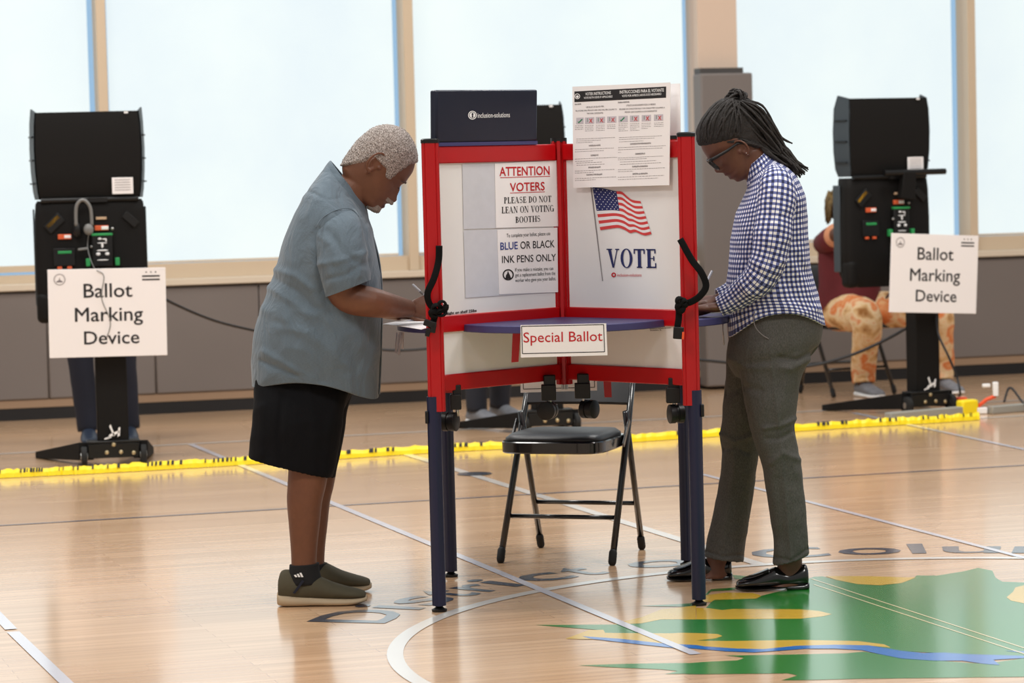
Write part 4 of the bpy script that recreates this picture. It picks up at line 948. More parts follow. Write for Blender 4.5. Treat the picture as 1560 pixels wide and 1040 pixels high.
# ================================================================== PEOPLE
def remesh(mb, name, voxel, m, parent, smooth_it=3, extra=None):
    """one continuous skin out of overlapping shapes"""
    me = mb.mesh(name + '_raw'); o = bpy.data.objects.new(name, me); COL.objects.link(o)
    r = o.modifiers.new('r', 'REMESH'); r.mode = 'VOXEL'; r.voxel_size = voxel; r.use_smooth_shade = True
    if smooth_it:
        s = o.modifiers.new('s', 'SMOOTH'); s.iterations = smooth_it; s.factor = .5
    dg = bpy.context.evaluated_depsgraph_get(); dg.update()
    nm = bpy.data.meshes.new_from_object(o.evaluated_get(dg)); o.modifiers.clear(); o.data = nm; bpy.data.meshes.remove(me); nm.name = name
    nm.materials.clear()
    for q in (m if isinstance(m, (list, tuple)) else [m]): nm.materials.append(q)
    for p in nm.polygons: p.use_smooth = True
    put(o, parent); return o
def wrinkle(p, c, amp, sc, seed=0):
    d = (p - c); 
    if d.length < 1e-6: return p
    q = V((p.x * sc, p.y * sc * .6, p.z * sc * .75)) + V((seed, seed * .7, 0))
    f = noise.noise(q) * .7 + noise.noise(q * 2.3) * .35 + (1 - abs(noise.noise(q * 1.4 + V((9, 3, 1))))) ** 4 * .5
    return p + d.normalized() * amp * f
def rows_rings(rows, Y0, n=40, sub=6, ex=.86, amp=0, sc=7, seed=0):
    out_ = []
    for xL, yL, xR, yR, hw, do in catmull(rows, sub):
        A, B = P(xL, yL, Y0 + do), P(xR, yR, Y0 + do); C = (A + B) / 2; hx = (B - A) / 2; r = []
        for j in range(n):
            t = 2 * math.pi * j / n; p = C + hx * spow(math.cos(t), ex) + V((0, -hw * spow(math.sin(t), ex), 0))
            r.append(wrinkle(p, C, amp, sc, seed) if amp else p)
        out_.append(r)
    return out_
def proj(p):
    v = p - CAM; D = v.y * cp - v.z * sp; xr, yr = FPX * v.x / D, FPX * (-v.y * sp - v.z * cp) / D
    return cr * xr + sr * yr + 780, -sr * xr + cr * yr + 520
def seg_d(x, y, L):
    best = 1e9
    for (x0, y0), (x1, y1) in zip(L, L[1:]):
        dx, dy = x1 - x0, y1 - y0; t = max(0, min(1, ((x - x0) * dx + (y - y0) * dy) / (dx * dx + dy * dy))); best = min(best, (x - x0 - t * dx) ** 2 + (y - y0 - t * dy) ** 2)
    return best ** .5
FB = {}
def fold(p, out_dir, folds):
    """raise creases (polyline, height, width) on the side of the cloth that faces the aisle"""
    x, y = proj(p); h = 0
    for L, am, w in folds:
        k = id(L)
        if k not in FB: FB[k] = (min(q[0] for q in L) - 2.4 * w, max(q[0] for q in L) + 2.4 * w, min(q[1] for q in L) - 2.4 * w, max(q[1] for q in L) + 2.4 * w, L)
        b = FB[k]
        if b[0] < x < b[1] and b[2] < y < b[3]:
            d = seg_d(x, y, L); h += am * math.exp(-(d / w) ** 2)
    return p + out_dir * h
def fold_rings(rings, folds, Y0):
    for r in rings:
        c = sum(r, V()) / len(r)
        for j, p in enumerate(r):
            if p.y < Y0 - .02: r[j] = fold(p, (p - c).normalized(), folds)
    return rings
def fold_mesh(o, folds, Y0):
    vs = [(v.co.copy(), v.normal.copy()) for v in o.data.vertices]; new = []
    for c, n in vs: new += (fold(c, n, folds) if n.y < -.15 else c)[:]
    o.data.vertices.foreach_set('co', new); o.data.update()
def ring_uv(rings, flip=False):
    us = []; v = 0; cs = []
    for i, r in enumerate(rings):
        c = sum(r, V()) / len(r); per = sum((r[k] - r[k - 1]).length for k in range(len(r)))
        cs.append(per)
        if i: v += (c - pc).length
        us.append([per, v]); pc = c
    m = sum(cs) / len(cs); return [(m, u[1]) for u in us]
def hem(rings, end=-1, inset=.93, up=.03):
    """turn the open end inwards so that the garment reads as hollow cloth"""
    r = rings[end]; q = rings[end - 1 if end == -1 else 1]; c = sum(r, V()) / len(r); d = (sum(q, V()) / len(q) - c)
    d = d.normalized() * up if d.length > 1e-6 else V()
    a = [c + (p - c) * inset for p in r]; b = [p + d for p in a]
    if end == -1: rings += [a, b]
    else: rings[:0] = [b, a]
    return rings
def path_rings(pts, radii, seg=28, sub=6, flat=1.0, amp=0, sc=9, seed=0):
    rows = catmull([tuple(p) + (r,) for p, r in zip(pts, radii)], sub); P_ = [V(r[:3]) for r in rows]; n = len(P_); prev = None; rings = []
    for i in range(n):
        t = (P_[min(i + 1, n - 1)] - P_[max(i - 1, 0)]).normalized()
        u = (V((0, -1, 0)) - t * t.dot(V((0, -1, 0)))) if prev is None else (prev - t * prev.dot(t))
        u.normalize(); prev = u; w = t.cross(u); r = rows[i][3]
        rings.append([wrinkle(P_[i] + (u * math.cos(2 * math.pi * j / seg) * flat + w * math.sin(2 * math.pi * j / seg)) * r, P_[i], amp, sc, seed) for j in range(seg)])
    return rings
def inset_rows(rows, k=.9, m=.88): return [(xL + (xR - xL) * (1 - k) / 2, yL + (yR - yL) * (1 - k) / 2, xR - (xR - xL) * (1 - k) / 2, yR - (yR - yL) * (1 - k) / 2, hw * m, do) for xL, yL, xR, yR, hw, do in rows]

class Head:
    """head in its own frame: t runs chin to crown, q runs towards the face (both in photo pixels), z is sideways in metres"""
    def __init__(s, O, a, b, Y0, slices, feats):
        s.O, s.a, s.b, s.Y0, s.feats = O, a, b, Y0, feats; s.rows = catmull(slices, 9)
    def pt(s, t, q, z): return P(s.O[0] + s.a[0] * t + s.b[0] * q, s.O[1] + s.a[1] * t + s.b[1] * q, s.Y0) + V((0, z, 0))
    def grid(s, n=72):
        g = []
        for t, f, bk, hw in s.rows:
            r = []
            for j in range(n):
                th = 2 * math.pi * j / n; cx, sz = math.cos(th), math.sin(th)
                z = -hw * spow(sz, .92) * (1 - .16 * max(0, cx) ** 2); q = (f + bk) / 2 + (f - bk) / 2 * spow(cx, .95)
                if cx > 0:
                    for t0, z0, am, st, sz_ in s.feats: q += am * math.exp(-((t - t0) / st) ** 2 / 2 - ((abs(z) - z0) / sz_) ** 2 / 2) * min(1, cx * 3)
                r.append((t, q, z))
            g.append(r)
        return g
    def skin(s, mb, n=72): mb.loft([[s.pt(*p) for p in r] for r in s.grid(n)])
    def ear(s, mb, tc, qc, rt, rq, zs, sg):
        cv = []
        for k in range(15):
            ph = math.radians(35 + 255 * k / 14); cv.append(s.pt(tc + rt * math.sin(ph) + 1, qc + rq * math.cos(ph), sg * (zs + .006 - .010 * math.cos(ph))))
        mb.tube(cv, .0042, 10, round_end=True)
        mb.tube([s.pt(tc - rt * .55, qc + rq * .25, sg * zs), s.pt(tc - rt * .95, qc - rq * .05, sg * (zs + .003)), s.pt(tc - rt * 1.15, qc + rq * .1, sg * (zs + .001))], [.005, .0068, .005], 10, round_end=True)
        cv = [s.pt(tc + rt * .55 * math.sin(math.radians(a)), qc - rq * .1 + rq * .55 * math.cos(math.radians(a)), sg * (zs + .004)) for a in range(60, 270, 25)]
        mb.tube(cv, .003, 8, round_end=True)
        c = s.pt(tc, qc - rq * .15, sg * (zs - .004)); A = (s.pt(tc + 1, qc, 0) - s.pt(tc, qc, 0)); B = (s.pt(tc, qc + 1, 0) - s.pt(tc, qc, 0))
        R = Matrix((A.normalized(), B.normalized(), V((0, 1, 0)))).transposed()
        mb.sphere(c, (A.length * rt * .92, B.length * rq * .9, .005), R, 10)
        mb.sphere(s.pt(tc - rt * .1, qc + rq * .75, sg * (zs - .001)), (.006, .005, .006), None, 8)
    def cap(s, mask, off, nz=0, nsc=200, n=96, sink=-.004, soft=5):
        """hair shell standing off the scalp where mask(t,q)>0 and dipping under the skin at the hairline"""
        g = s.grid(n); ctr = s.pt(60, -45, 0); vs = []; keep = []
        for r in g:
            for t, q, z in r:
                m = max(0, min(1, mask(t, q, z) / soft + .5)); p = s.pt(t, q, z); d = (p - ctr).normalized()
                o = sink + (off - sink) * (m * m * (3 - 2 * m)); o += nz * noise.noise(p * nsc) * m
                vs.append(p + d * o); keep.append(m > .02)
        fs = []
        for i in range(len(g) - 1):
            for j in range(n):
                k = (j + 1) % n; f = (i * n + j, i * n + k, (i + 1) * n + k, (i + 1) * n + j)
                if any(keep[x] for x in f): fs.append(f)
        fs.append(tuple((len(g) - 1) * n + j for j in range(n)))
        return MB().add(vs, fs)
def hmask(tab):
    def f(t, q, z):
        if q >= tab[0][0]: return t - tab[0][1]
        for (q0, h0), (q1, h1) in zip(tab, tab[1:]):
            if q >= q1: return t - (h0 + (h1 - h0) * (q0 - q) / (q0 - q1))
        return t - tab[-1][1]
    return f
def hand(mb, w, d, n, side, curls=((20, 25, 15),) * 4, sc=1.0, thumb=(.75, .55, .35)):
    w, d, n = V(w), V(d).normalized(), V(n); n = (n - d * n.dot(d)).normalized(); l = d.cross(n) * side
    k = sc
    rings = []
    for x, hw, ht, o in ((-.03, .026, .020, 0), (0, .027, .018, 0), (.03, .035, .018, .002), (.06, .041, .0155, .003), (.085, .042, .013, .003), (.095, .036, .010, .003)):
        rings.append([w + d * x * k + l * math.cos(2 * math.pi * j / 20) * hw * k + n * (math.sin(2 * math.pi * j / 20) * ht * k + o) for j in range(20)])
    mb.loft(rings)
    for i, f in enumerate((.95, 1.06, 1.0, .80)):
        p = w + d * (.082 - .004 * abs(i - 1)) * k + l * (.031 - .0205 * i) * k; dr = (d + l * (.10 - .07 * i)).normalized(); pts = [p - dr * .02, p]; a = 0
        for sgl, cu in zip((.044, .027, .021), curls[i]):
            a += math.radians(cu); v = dr * math.cos(a) + n * math.sin(a); pts.append(pts[-1] + v * sgl * f * k)
        mb.tube(pts, [.0098 * k, .0098 * k, .0092 * k, .0084 * k, .0072 * k], 12, round_end=True)
    p = w + d * .022 * k + l * .026 * k; v = (d * thumb[0] + l * thumb[1] + n * thumb[2]).normalized(); v2 = (v + d * .5).normalized()
    mb.tube([p - v * .015, p, p + v * .042 * k, p + v * .042 * k + v2 * .032 * k, p + v * .042 * k + v2 * .056 * k], [.014 * k, .0145 * k, .0118 * k, .0108 * k, .0088 * k], 12, round_end=True)
def shoe(par, heel, toe, parts, name='shoe'):
    """heel, toe: ground points; parts: list of (name, material, stations (s, half width, z low, z high))"""
    heel, toe = V(heel), V(toe); d = toe - heel; L = d.length; d.normalize(); l = V((-d.y, d.x, 0)); first = None
    for nm, m, st in parts:
        rings = []
        for s, w, z0, z1, e in catmull(st, 4):
            c = heel + d * L * s; rg = []
            for j in range(24):
                t = 2 * math.pi * j / 24; x, z = spow(math.cos(t), e), spow(math.sin(t), e)
                rg.append(c + l * w * x * (1 - .25 * max(0, z)) + V((0, 0, (z0 + z1) / 2 + (z1 - z0) / 2 * z)))
            rings.append(rg)
        o = MB().loft(rings).build(nm, m, first or par, smooth=True, sharp=60)
        first = first or o
    return first

# ------------------------------------------------------------------ the man writing at the booth
YM = 10.0
MAN = empty('person', (G(490, 921) + G(540, 901)) / 2, world=True, label='man with cropped grey hair in grey-blue shirt, black shorts and olive shoes, writing', cat='person')
m_torso = [(499, 252, 558, 322, .075, 0), (486, 268, 563, 338, .135, 0), (468, 292, 567, 352, .195, 0), (451, 326, 572, 372, .222, 0), (438, 357, 577, 395, .225, 0), (424, 402, 580, 425, .222, 0), (410, 440, 581, 455, .218, 0), (397, 477, 581, 490, .222, 0), (388, 513, 580, 525, .228, 0), (385, 548, 579, 562, .222, 0), (386, 588, 577, 603, .212, 0)]
O_, a_v, b_v = (572, 322), (.7, -.714), (.714, .7)
HM = Head(O_, a_v, b_v, YM - .01, [(-4, -16, -45, .030), (0, -3, -60, .042), (5, 1, -74, .050), (13, 2, -84, .057), (19, 3, -86, .061), (26, 2.5, -88, .065), (34, .5, -89.5, .068), (45, 0, -91, .070), (55, .5, -92, .072), (63, 1, -92, .074), (75, 0, -91, .075), (86, -3, -89, .073), (98, -11, -83, .066), (108, -23, -73, .052), (114, -38, -62, .032), (116, -46, -55, .012)],
          [(33, 0, 9.5, 4.6, .0095), (44, 0, 5.5, 7, .008), (29.5, .014, 4.5, 3.2, .006), (24.5, 0, 3.2, 2.8, .019), (13.5, 0, 3.4, 3.0, .018), (18.8, 0, -2.2, 1.3, .021), (4, 0, 3.0, 4.5, .017), (8.5, 0, -1.2, 2, .02), (53, .032, -5.5, 5, .012), (53, .031, 3.2, 3, .009), (62.5, .024, 2.6, 3.2, .02), (37, .042, 2.0, 7, .014), (56, 0, -2.2, 4, .012)])
sk = MB(); HM.skin(sk); HM.ear(sk, 54, -50, 17, 11, .076, -1); HM.ear(sk, 54, -50, 17, 11, .076, 1)
sk.loft(path_rings([P(566, 262, YM), P(548, 282, YM), P(530, 300, YM), P(515, 325, YM)], [.064, .066, .069, .085], 28))
sk.loft(rows_rings(inset_rows(m_torso[1:-2], .88, .82), YM, 36, 3))
for sgn in (-1, 1):
    pts = [P(514, 356, YM + sgn * .15), P(519, 398, YM + sgn * .205), P(524, 447, YM + sgn * .20)]
    wr = P(624, 470, 9.93) if sgn < 0 else P(612, 476, 10.2)
    md = P(575, 462, 9.82) if sgn < 0 else P(572, 462, 10.23)
    sk.loft(path_rings(pts + [md, wr], [.05, .052, .055, .049, .029], 24))
hand(sk, P(627, 471, 9.935), (1, .30, -.03), (.1, .85, -.5), 1, ((30, 45, 30), (38, 50, 35), (48, 55, 40), (58, 55, 40)))
hand(sk, P(618, 478, 10.2), (1, -.05, -.12), (0, 0, -1), -1, ((8, 10, 8),) * 4)
for dx, do in ((0, -.128), (12, .162)):
    lg = [(430 + dx, 610, 500 + dx, 610, .075, do * .8), (436 + dx, 660, 500 + dx, 660, .07, do), (440 + dx, 690, 503 + dx, 698, .066, do), (438 + dx, 738, 497 + dx, 738, .059, do), (437 + dx, 764, 491 + dx, 764, .057, do), (440 + dx, 800, 487 + dx, 800, .050, do), (443 + dx, 838, 483 + dx, 838, .042, do), (444 + dx, 868, 484 + dx, 866, .040, do), (444 + dx, 890, 500 + dx, 890, .038, do), (444 + dx, 904, 540 + dx, 902, .036, do)]
    sk.loft(rows_rings(lg, YM, 28, 5, .95))
sk.loft(rows_rings([(410, 500, 540, 510, .14, 0), (408, 560, 530, 570, .14, 0), (410, 610, 510, 612, .14, 0), (415, 640, 500, 640, .12, 0)], YM, 30, 3))
BODY = remesh(sk, 'body', .0036, [M['skin_a'], M['lip']], MAN, 2)
lipA, lipB = HM.pt(19, 4, 0), HM.pt(19, 4, 0)
for p in BODY.data.polygons:
    if (p.center - lipA).length < .05:
        for t0, st in ((23.6, 2.6), (14.5, 2.8)):
            c = HM.pt(t0, 6, 0); dv = p.center - c; at = dv.dot((HM.pt(t0 + 1, 6, 0) - c).normalized()) * 447
            aq = dv.dot((HM.pt(t0, 7, 0) - c).normalized()) * 447
            if abs(at) < st and abs(dv.y) < .022 and aq > -4.5: p.material_index = 1
hair = HM.cap(hmask([(-6, 97), (-13, 90), (-17, 68), (-19, 50), (-26, 50), (-32, 60), (-58, 58), (-64, 44), (-80, 20), (-90, 6)]), .0085, .004, 320)
hair.build('cropped_hair', M['greyhair'], MAN, smooth=True)
def beard(t, q, z):
    a = min(t + 9, 10.0 - t, q + 15, (.027 - abs(z)) * 300); b = min(t - 23.6, 29.2 - t, q + 5, (.028 - abs(z)) * 300); return max(a, b * 1.5)
HM.cap(beard, .0055, .003, 420).build('goatee', M['greybeard'], MAN, smooth=True)
eb = MB()
for z in (-.034, .034): eb.tube([HM.pt(62, 2.8, z * .5), HM.pt(63.5, 2.2, z), HM.pt(61, -4.5, z * 1.45)], [.0015, .0028, .0015], 8)
eb.build('eyebrow', M['brow'], MAN, smooth=True)
ey = MB()
for z in (-.031, .031): ey.tube([HM.pt(50.8, .6, z * .72), HM.pt(49.8, 1.6, z), HM.pt(50.8, -.6, z * 1.3)], [.0008, .0012, .0008], 6)
ey.build('eyelash', M['ink'], MAN, smooth=True)
# shirt
rg = rows_rings(m_torso, YM, 130, 13, .86, .0075, 7)
MF = [([(484, 350), (487, 400), (497, 455)], -.006, 5), ([(476, 380), (481, 440), (488, 480)], .007, 8), ([(412, 408), (450, 420), (475, 440)], .0065, 5), ([(420, 425), (455, 445), (480, 470)], -.006, 5), ([(409, 437), (440, 455), (470, 480)], .006, 5), ([(400, 470), (440, 490), (480, 520)], .005, 8), ([(402, 535), (430, 552), (455, 575)], .0065, 5), ([(398, 550), (425, 566), (450, 580)], -.006, 4), ([(500, 490), (520, 540), (535, 600)], .006, 9), ([(484, 470), (490, 530), (492, 590)], -.006, 8), ([(540, 470), (548, 530), (560, 600)], .005, 8), ([(560, 400), (556, 450), (566, 520)], -.005, 6), ([(455, 330), (440, 400), (430, 470)], .005, 12), ([(469, 291), (500, 304), (532, 300)], -.0035, 2.2), ([(420, 500), (470, 505), (530, 560)], .004, 6), ([(560, 345), (566, 380), (560, 420)], .005, 5)]
fold_rings(rg, MF, YM)
def vent(rings, n_last, amt):
    c = len(rings)
    for i in range(c - n_last, c):
        k = (i - (c - n_last)) / (n_last - 1)
        for j, p in enumerate(rings[i]):
            t = 2 * math.pi * j / len(rings[i]); p.z += amt * k * (abs(math.sin(t)) ** 3) - .010 * k * max(0, math.cos(t - .7)) ** 4
vent(rg, 17, .040)
rg[-1] = [p + V((0, 0, .002)) for p in rg[-1]]
sb = MB(); uv = ring_uv(rg); rg = hem(rg); uv += [uv[-1]] * 2; sb.loft(rg, True, uv)
SHIRT = sb.build('shirt', M['linen'], MAN, smooth=True)
for sgn in (-1, 1):
    dd = -.165 if sgn < 0 else .165
    sl = [(492, 318, 540, 318, .040, dd * .80), (481, 344, 549, 334, .066, dd * .98), (481, 376, 555, 362, .077, dd * 1.14), (486, 408, 559, 392, .082, dd * 1.22), (492, 434, 562, 412, .082, dd * 1.26), (497.5, 452, 564.5, 426, .080, dd * 1.27)]
    rg = rows_rings(sl, YM, 90, 14, .9, .0055, 10, 4 + sgn)
    if sgn < 0: fold_rings(rg, [([(486, 402), (520, 396), (558, 384)], .0045, 5), ([(500, 352), (530, 390), (556, 405)], -.005, 5), ([(515, 335), (522, 380), (530, 435)], .005, 7), ([(500, 425), (528, 418), (556, 400)], -.004, 4), ([(545, 345), (552, 380), (548, 420)], .005, 5), ([(488, 360), (505, 372), (512, 400)], .005, 5)], YM)
    uv = ring_uv(rg); rg = hem(rg, -1, .9); uv += [uv[-1]] * 2
    MB().loft(rg, True, uv).build('sleeve', M['linen'], SHIRT, smooth=True)
col_r = [[(502, 244, 557, 311, .066, 0), (497, 251, 561, 322, .080, 0), (490, 263, 563, 338, .094, 0)]]
r0 = rows_rings([(505, 247, 558, 315, .062, 0), (503, 244.5, 557, 311, .067, 0), (497, 251, 560, 322, .083, 0), (489, 264, 563, 341, .100, 0), (489.5, 266, 562, 342, .097, 0)], YM, 44, 5, .95)
MB().loft(r0, False).build('collar', M['linen'], SHIRT, smooth=True)
pq = MB()
pts = [P(x, y, YM - .012) for x, y in ((561, 338), (566, 352), (572, 372), (577.5, 395), (581, 425), (582, 455), (582, 490), (581, 525), (580, 562), (578, 600))]
pq.tube(catmull([tuple(p) for p in pts], 3), .016, 8, flat=(.18, 1)); pq.build('placket', M['linen'], SHIRT, smooth=True)
sm = MB(); sm.tube(catmull([tuple(P(x, y, YM - dy)) for x, y, dy in ((481, 347, .232), (492, 331, .215), (515, 319, .19), (535, 318, .165), (547, 330, .17))], 4), .0016, 6); sm.build('shoulder_seam', M['linen'], SHIRT, smooth=True)
# shorts
so = MB(); pe = rows_rings([(391, 556, 556, 572, .17, 0), (388, 590, 536, 600, .188, 0), (390, 622, 521, 628, .18, 0), (402, 648, 505, 652, .14, 0)], YM, 44, 5, .85, .004, 8); so.loft(pe)
for dx, do, hw in ((0, -.105, .105), (5, .11, .105)):
    r_ = rows_rings([(390 + dx, 560, 540 + dx, 572, hw * .9, do * .7), (386.5 + dx, 612, 525 + dx, 620, hw, do * .9), (384 + dx, 650, 520.5 + dx, 655, hw, do), (381.5 + dx, 676, 514 + dx, 690, hw, do), (379 + dx, 697, 506 + dx, 727, hw, do)], YM, 36, 6, .85, .006, 9, dx)
    so.loft(hem(r_, -1, .94, .04))
SHO = remesh(so, 'shorts', .0042, M['denimshorts'], MAN, 8)
fold_mesh(SHO, [([(430, 600), (424, 660), (428, 712)], -.006, 5), ([(470, 590), (480, 650), (478, 715)], .005, 8), ([(515, 600), (500, 660), (495, 720)], .004, 7), ([(400, 620), (398, 690)], .004, 7)], YM)
# socks and shoes
for dx, do in ((0, -.128), (12, .162)):
    MB().loft(rows_rings([(441 + dx, 860, 486.5 + dx, 857, .0425, do), (440 + dx, 872, 487 + dx, 868, .043, do), (438 + dx, 890, 492 + dx, 888, .043, do)], YM, 28, 4, .95)).build('sock', M['sock'], MAN, smooth=True)
for (hx, tx, yy, Y) in ((423, 559.5, 922, YM - .128), (446, 566, 900, YM + .162)):
    h_, t_ = P(hx, yy, Y), P(tx, yy - 3.2, Y); h_.z = 0; t_.z = 0
    shoe(MAN, h_, t_, [('shoe', M['olive'], [(.015, .030, .03, .088, .8), (.05, .036, .02, .118, .8), (.13, .040, .02, .124, .8), (.22, .041, .02, .108, .8), (.30, .042, .02, .102, .8), (.40, .043, .02, .108, .8), (.47, .045, .02, .100, .8), (.62, .049, .02, .078, .8), (.78, .050, .02, .062, .8), (.90, .044, .02, .052, .8), (.97, .030, .02, .044, .8), (.985, .02, .02, .036, .8)]),
                          ('sole', M['sole'], [(0, .024, .008, .046, .6), (.03, .036, .003, .050, .6), (.15, .042, .0, .044, .6), (.4, .042, .001, .034, .6), (.6, .050, .0, .030, .6), (.8, .052, .001, .028, .6), (.93, .044, .006, .028, .6), (1, .024, .013, .03, .6)])])
tg = MB(); tg.prism([P(x, y, YM - .128 - .048) for x, y in ((446, 903), (449.5, 904), (463.5, 885), (460, 883.5))], (0, .004, 0)); tg.build('heel_tab', M['navytrouser'], MAN)
sk_ = MB()
for k in range(3):
    x0 = 450 + 4.6 * k; hh = 3.5 + 1.6 * k; sk_.prism([P(x0, 879, YM - .1735), P(x0 + 3, 878.6, YM - .1735), P(x0 + 1.5 - hh * .25, 878.8 - hh, YM - .1735), P(x0 - 1.5 - hh * .25, 879.2 - hh, YM - .1735)], (0, .003, 0))
sk_.build('sock_emblem', M['lens_white'], MAN)
# the pen he holds, and his ballot papers
def pen(a, b, label):
    o = MB(); ax = (b - a).normalized(); L = (b - a).length
    o.tube([a, a + ax * .003, a + ax * (L - .018), a + ax * (L - .004), b], [.003, .0042, .0042, .002, .0008], 12)
    q = o.build('pen', M['penclear'], smooth=True, sharp=40, origin=(a + b) / 2); q['_w'] = 1
    c = MB().tube([a + ax * .035, a + ax * .05], .0045, 12); c = c.build('grip', M['headset']); c.parent = q; c.matrix_parent_inverse = Matrix.Translation(q.location).inverted()
    return tag(q, label, 'pen')
pa = P(628.5, 433, 9.985); dr = (P(648, 451, 9.995) - pa).normalized(); k_ = (pa.z - .948) / -dr.z
pen(pa, pa + dr * min(k_, .16), 'clear ballpoint pen held by the man in the grey-blue shirt')
def flat_paper(name, px, z, label, cat, bend=0.0):
    pts = [G(x, y, z) for x, y in px]; n = 6; mb = MB(); vs = []
    for i in range(n + 1):
        for j in range(n + 1):
            u, v = i / n, j / n; p = pts[0] * (1 - u) * (1 - v) + pts[1] * u * (1 - v) + pts[2] * u * v + pts[3] * (1 - u) * v; p.z += bend * (1 - u) ** 2 + .002 * math.sin(v * 5); vs.append(p)
    N = (n + 1) ** 2; vs2 = vs + [p + V((0, 0, .0012)) for p in vs]; fs = []
    for i in range(n):
        for j in range(n):
            q = (i * (n + 1) + j, (i + 1) * (n + 1) + j, (i + 1) * (n + 1) + j + 1, i * (n + 1) + j + 1); fs += [q, tuple(N + k for k in reversed(q))]
    for i in range(n):
        for a, b in ((i * (n + 1), (i + 1) * (n + 1)), (i * (n + 1) + n, (i + 1) * (n + 1) + n), (i, i + 1), (n * (n + 1) + i, n * (n + 1) + i + 1)): fs.append((a, b, N + b, N + a))
    return tag(mb.add(vs2, fs).build(name, M['paper'], origin=sum(pts, V()) / 4, smooth=False), label, cat)
flat_paper('ballot_paper', [(583, 492), (642, 502), (700, 490), (640, 483)], .9435, 'white ballot paper under the hands of the man, overhanging the blue shelf', 'paper', -.004)
flat_paper('ballot_paper', [(1036, 481), (1070, 478.5), (1058, 475), (1028, 477)], .9435, 'white ballot paper under the hands of the woman in gingham', 'paper')
hp = MB(); rn = random.Random(2)
for x, w, y1 in ((603, 3, 538), (607, 4, 541), (613, 3, 532), (611, 2, 524)): hp.prism([P(x, 506, 10.1 + rn.uniform(-.02, .02)), P(x + w, 506, 10.1), P(x + w - 1.5, y1, 10.1), P(x - 1.5, y1 - 1, 10.1)], (0, .002, 0))
tag(hp.build('dangling_string', M['pinkgrey']), 'frayed pale string hanging from the blue shelf beside the man', 'string')
hp = MB()
for x, y1 in ((1101.5, 525), (1109, 524)): hp.tube([P(x - .5, 492, 10.1), P(x, 505, 10.1), P(x + 1.5, y1, 10.1)], .0022, 6)
tag(hp.build('dangling_string', M['pinkgrey'], smooth=True), 'thin pale string hanging from the blue shelf beside the woman', 'string')

# ------------------------------------------------------------------ the woman writing on the other side
YW = 10.08
WOM = empty('person', (G(1180, 900) + G(1065, 885)) / 2, world=True, label='woman with long dark locs and glasses in navy gingham shirt, writing at booth', cat='person')
w_torso = [(1141, 266, 1170, 238, .07, 0), (1139, 285, 1194, 251, .12, 0), (1132, 303, 1214, 271, .168, 0), (1123, 325, 1226, 300, .185, 0), (1117, 350, 1229, 335, .185, 0), (1112, 385, 1231, 378, .18, 0), (1109, 420, 1234, 414, .178, 0), (1108, 450, 1243, 446, .185, 0), (1109, 476, 1252, 476, .19, 0), (1111, 505, 1255, 495, .188, 0)]
HW = Head((1127, 276), (-.745, -.667), (-.667, .745), YW, [(-4, -8, -40, .028), (0, -1, -52, .038), (5, 2, -62, .046), (13, 4, -70, .052), (22, 4.5, -78, .057), (32, 3.5, -85, .062), (45, 4, -90, .066), (57, 5, -92, .069), (70, 4, -92, .071), (84, -3, -89, .068), (94, -13, -81, .059), (100, -26, -70, .042), (103, -40, -58, .018)],
          [(36, 0, 9.5, 4.6, .0095), (47, 0, 5, 7, .008), (31, .014, 5, 3.2, .007), (22.5, 0, 4.4, 2.8, .018), (13.5, 0, 4.0, 3.2, .017), (18, 0, -2.0, 1.3, .021), (3, 0, 2.5, 4.5, .016), (8.5, 0, -1.2, 2, .02), (50, .031, -5, 5, .012), (50, .030, 3, 3, .009), (59, .024, 2.0, 3.2, .02), (36, .038, 2.4, 7, .013)])
sk = MB(); HW.skin(sk); HW.ear(sk, 33, -38, 13, 8, .064, -1); HW.ear(sk, 33, -38, 13, 8, .064, 1)
sk.loft(path_rings([P(1142, 232, YW), P(1152, 250, YW), P(1163, 270, YW), P(1172, 295, YW)], [.056, .056, .060, .075], 28))
sk.loft(rows_rings(inset_rows(w_torso[1:-2], .88, .84), YW, 36, 3))
for sgn in (-1, 1):
    pts = [P(1178, 292, YW + sgn * .14), P(1178, 345, YW + sgn * .18), P(1168, 412, YW + sgn * .19)]
    wr = P(1099, 466, 9.93) if sgn < 0 else P(1096, 456, 10.24)
    fa = [P(1137, 441, YW - .172), P(1114, 458, YW - .152)] if sgn < 0 else [P(1130, 436, YW + .18), P(1110, 450, YW + .165)]
    sk.loft(path_rings([P(1180, 300, YW + sgn * .14), P(1178, 345, YW + sgn * .185), P(1170, 395, YW + sgn * .2), P(1160, 417, YW + sgn * .2)] + fa + [wr], [.042, .044, .042, .040, .034, .027, .024], 22))
hand(sk, P(1099, 467, 9.935), (-1, .12, -.03), (0, 0, -1), -1, ((6, 10, 8),) * 4, .95)
hand(sk, P(1094, 456, 10.24), (-1, -.15, -.05), (0, .25, -.97), 1, ((30, 45, 30), (34, 48, 35), (44, 50, 40), (52, 52, 40)), .95)
for L in ([(1150, 560, 1205, 560, .07, -.09), (1150, 640, 1200, 640, .055, -.1), (1163, 690, 1204, 690, .048, -.108), (1176, 750, 1214, 750, .044, -.112), (1177, 780, 1215, 780, .042, -.11), (1183, 850, 1222, 852, .034, -.115), (1184, 876, 1222, 878, .033, -.118), (1175, 890, 1225, 890, .034, -.118), (1150, 894, 1225, 894, .034, -.118)],
          [(1118, 560, 1175, 560, .07, .09), (1108, 670, 1150, 670, .05, .11), (1100, 760, 1135, 760, .042, .14), (1078, 840, 1112, 842, .034, .15), (1076, 862, 1110, 864, .033, .15), (1066, 876, 1110, 878, .034, .15), (1040, 880, 1110, 880, .034, .15)]):
    sk.loft(rows_rings(L, YW, 26, 5, .95))
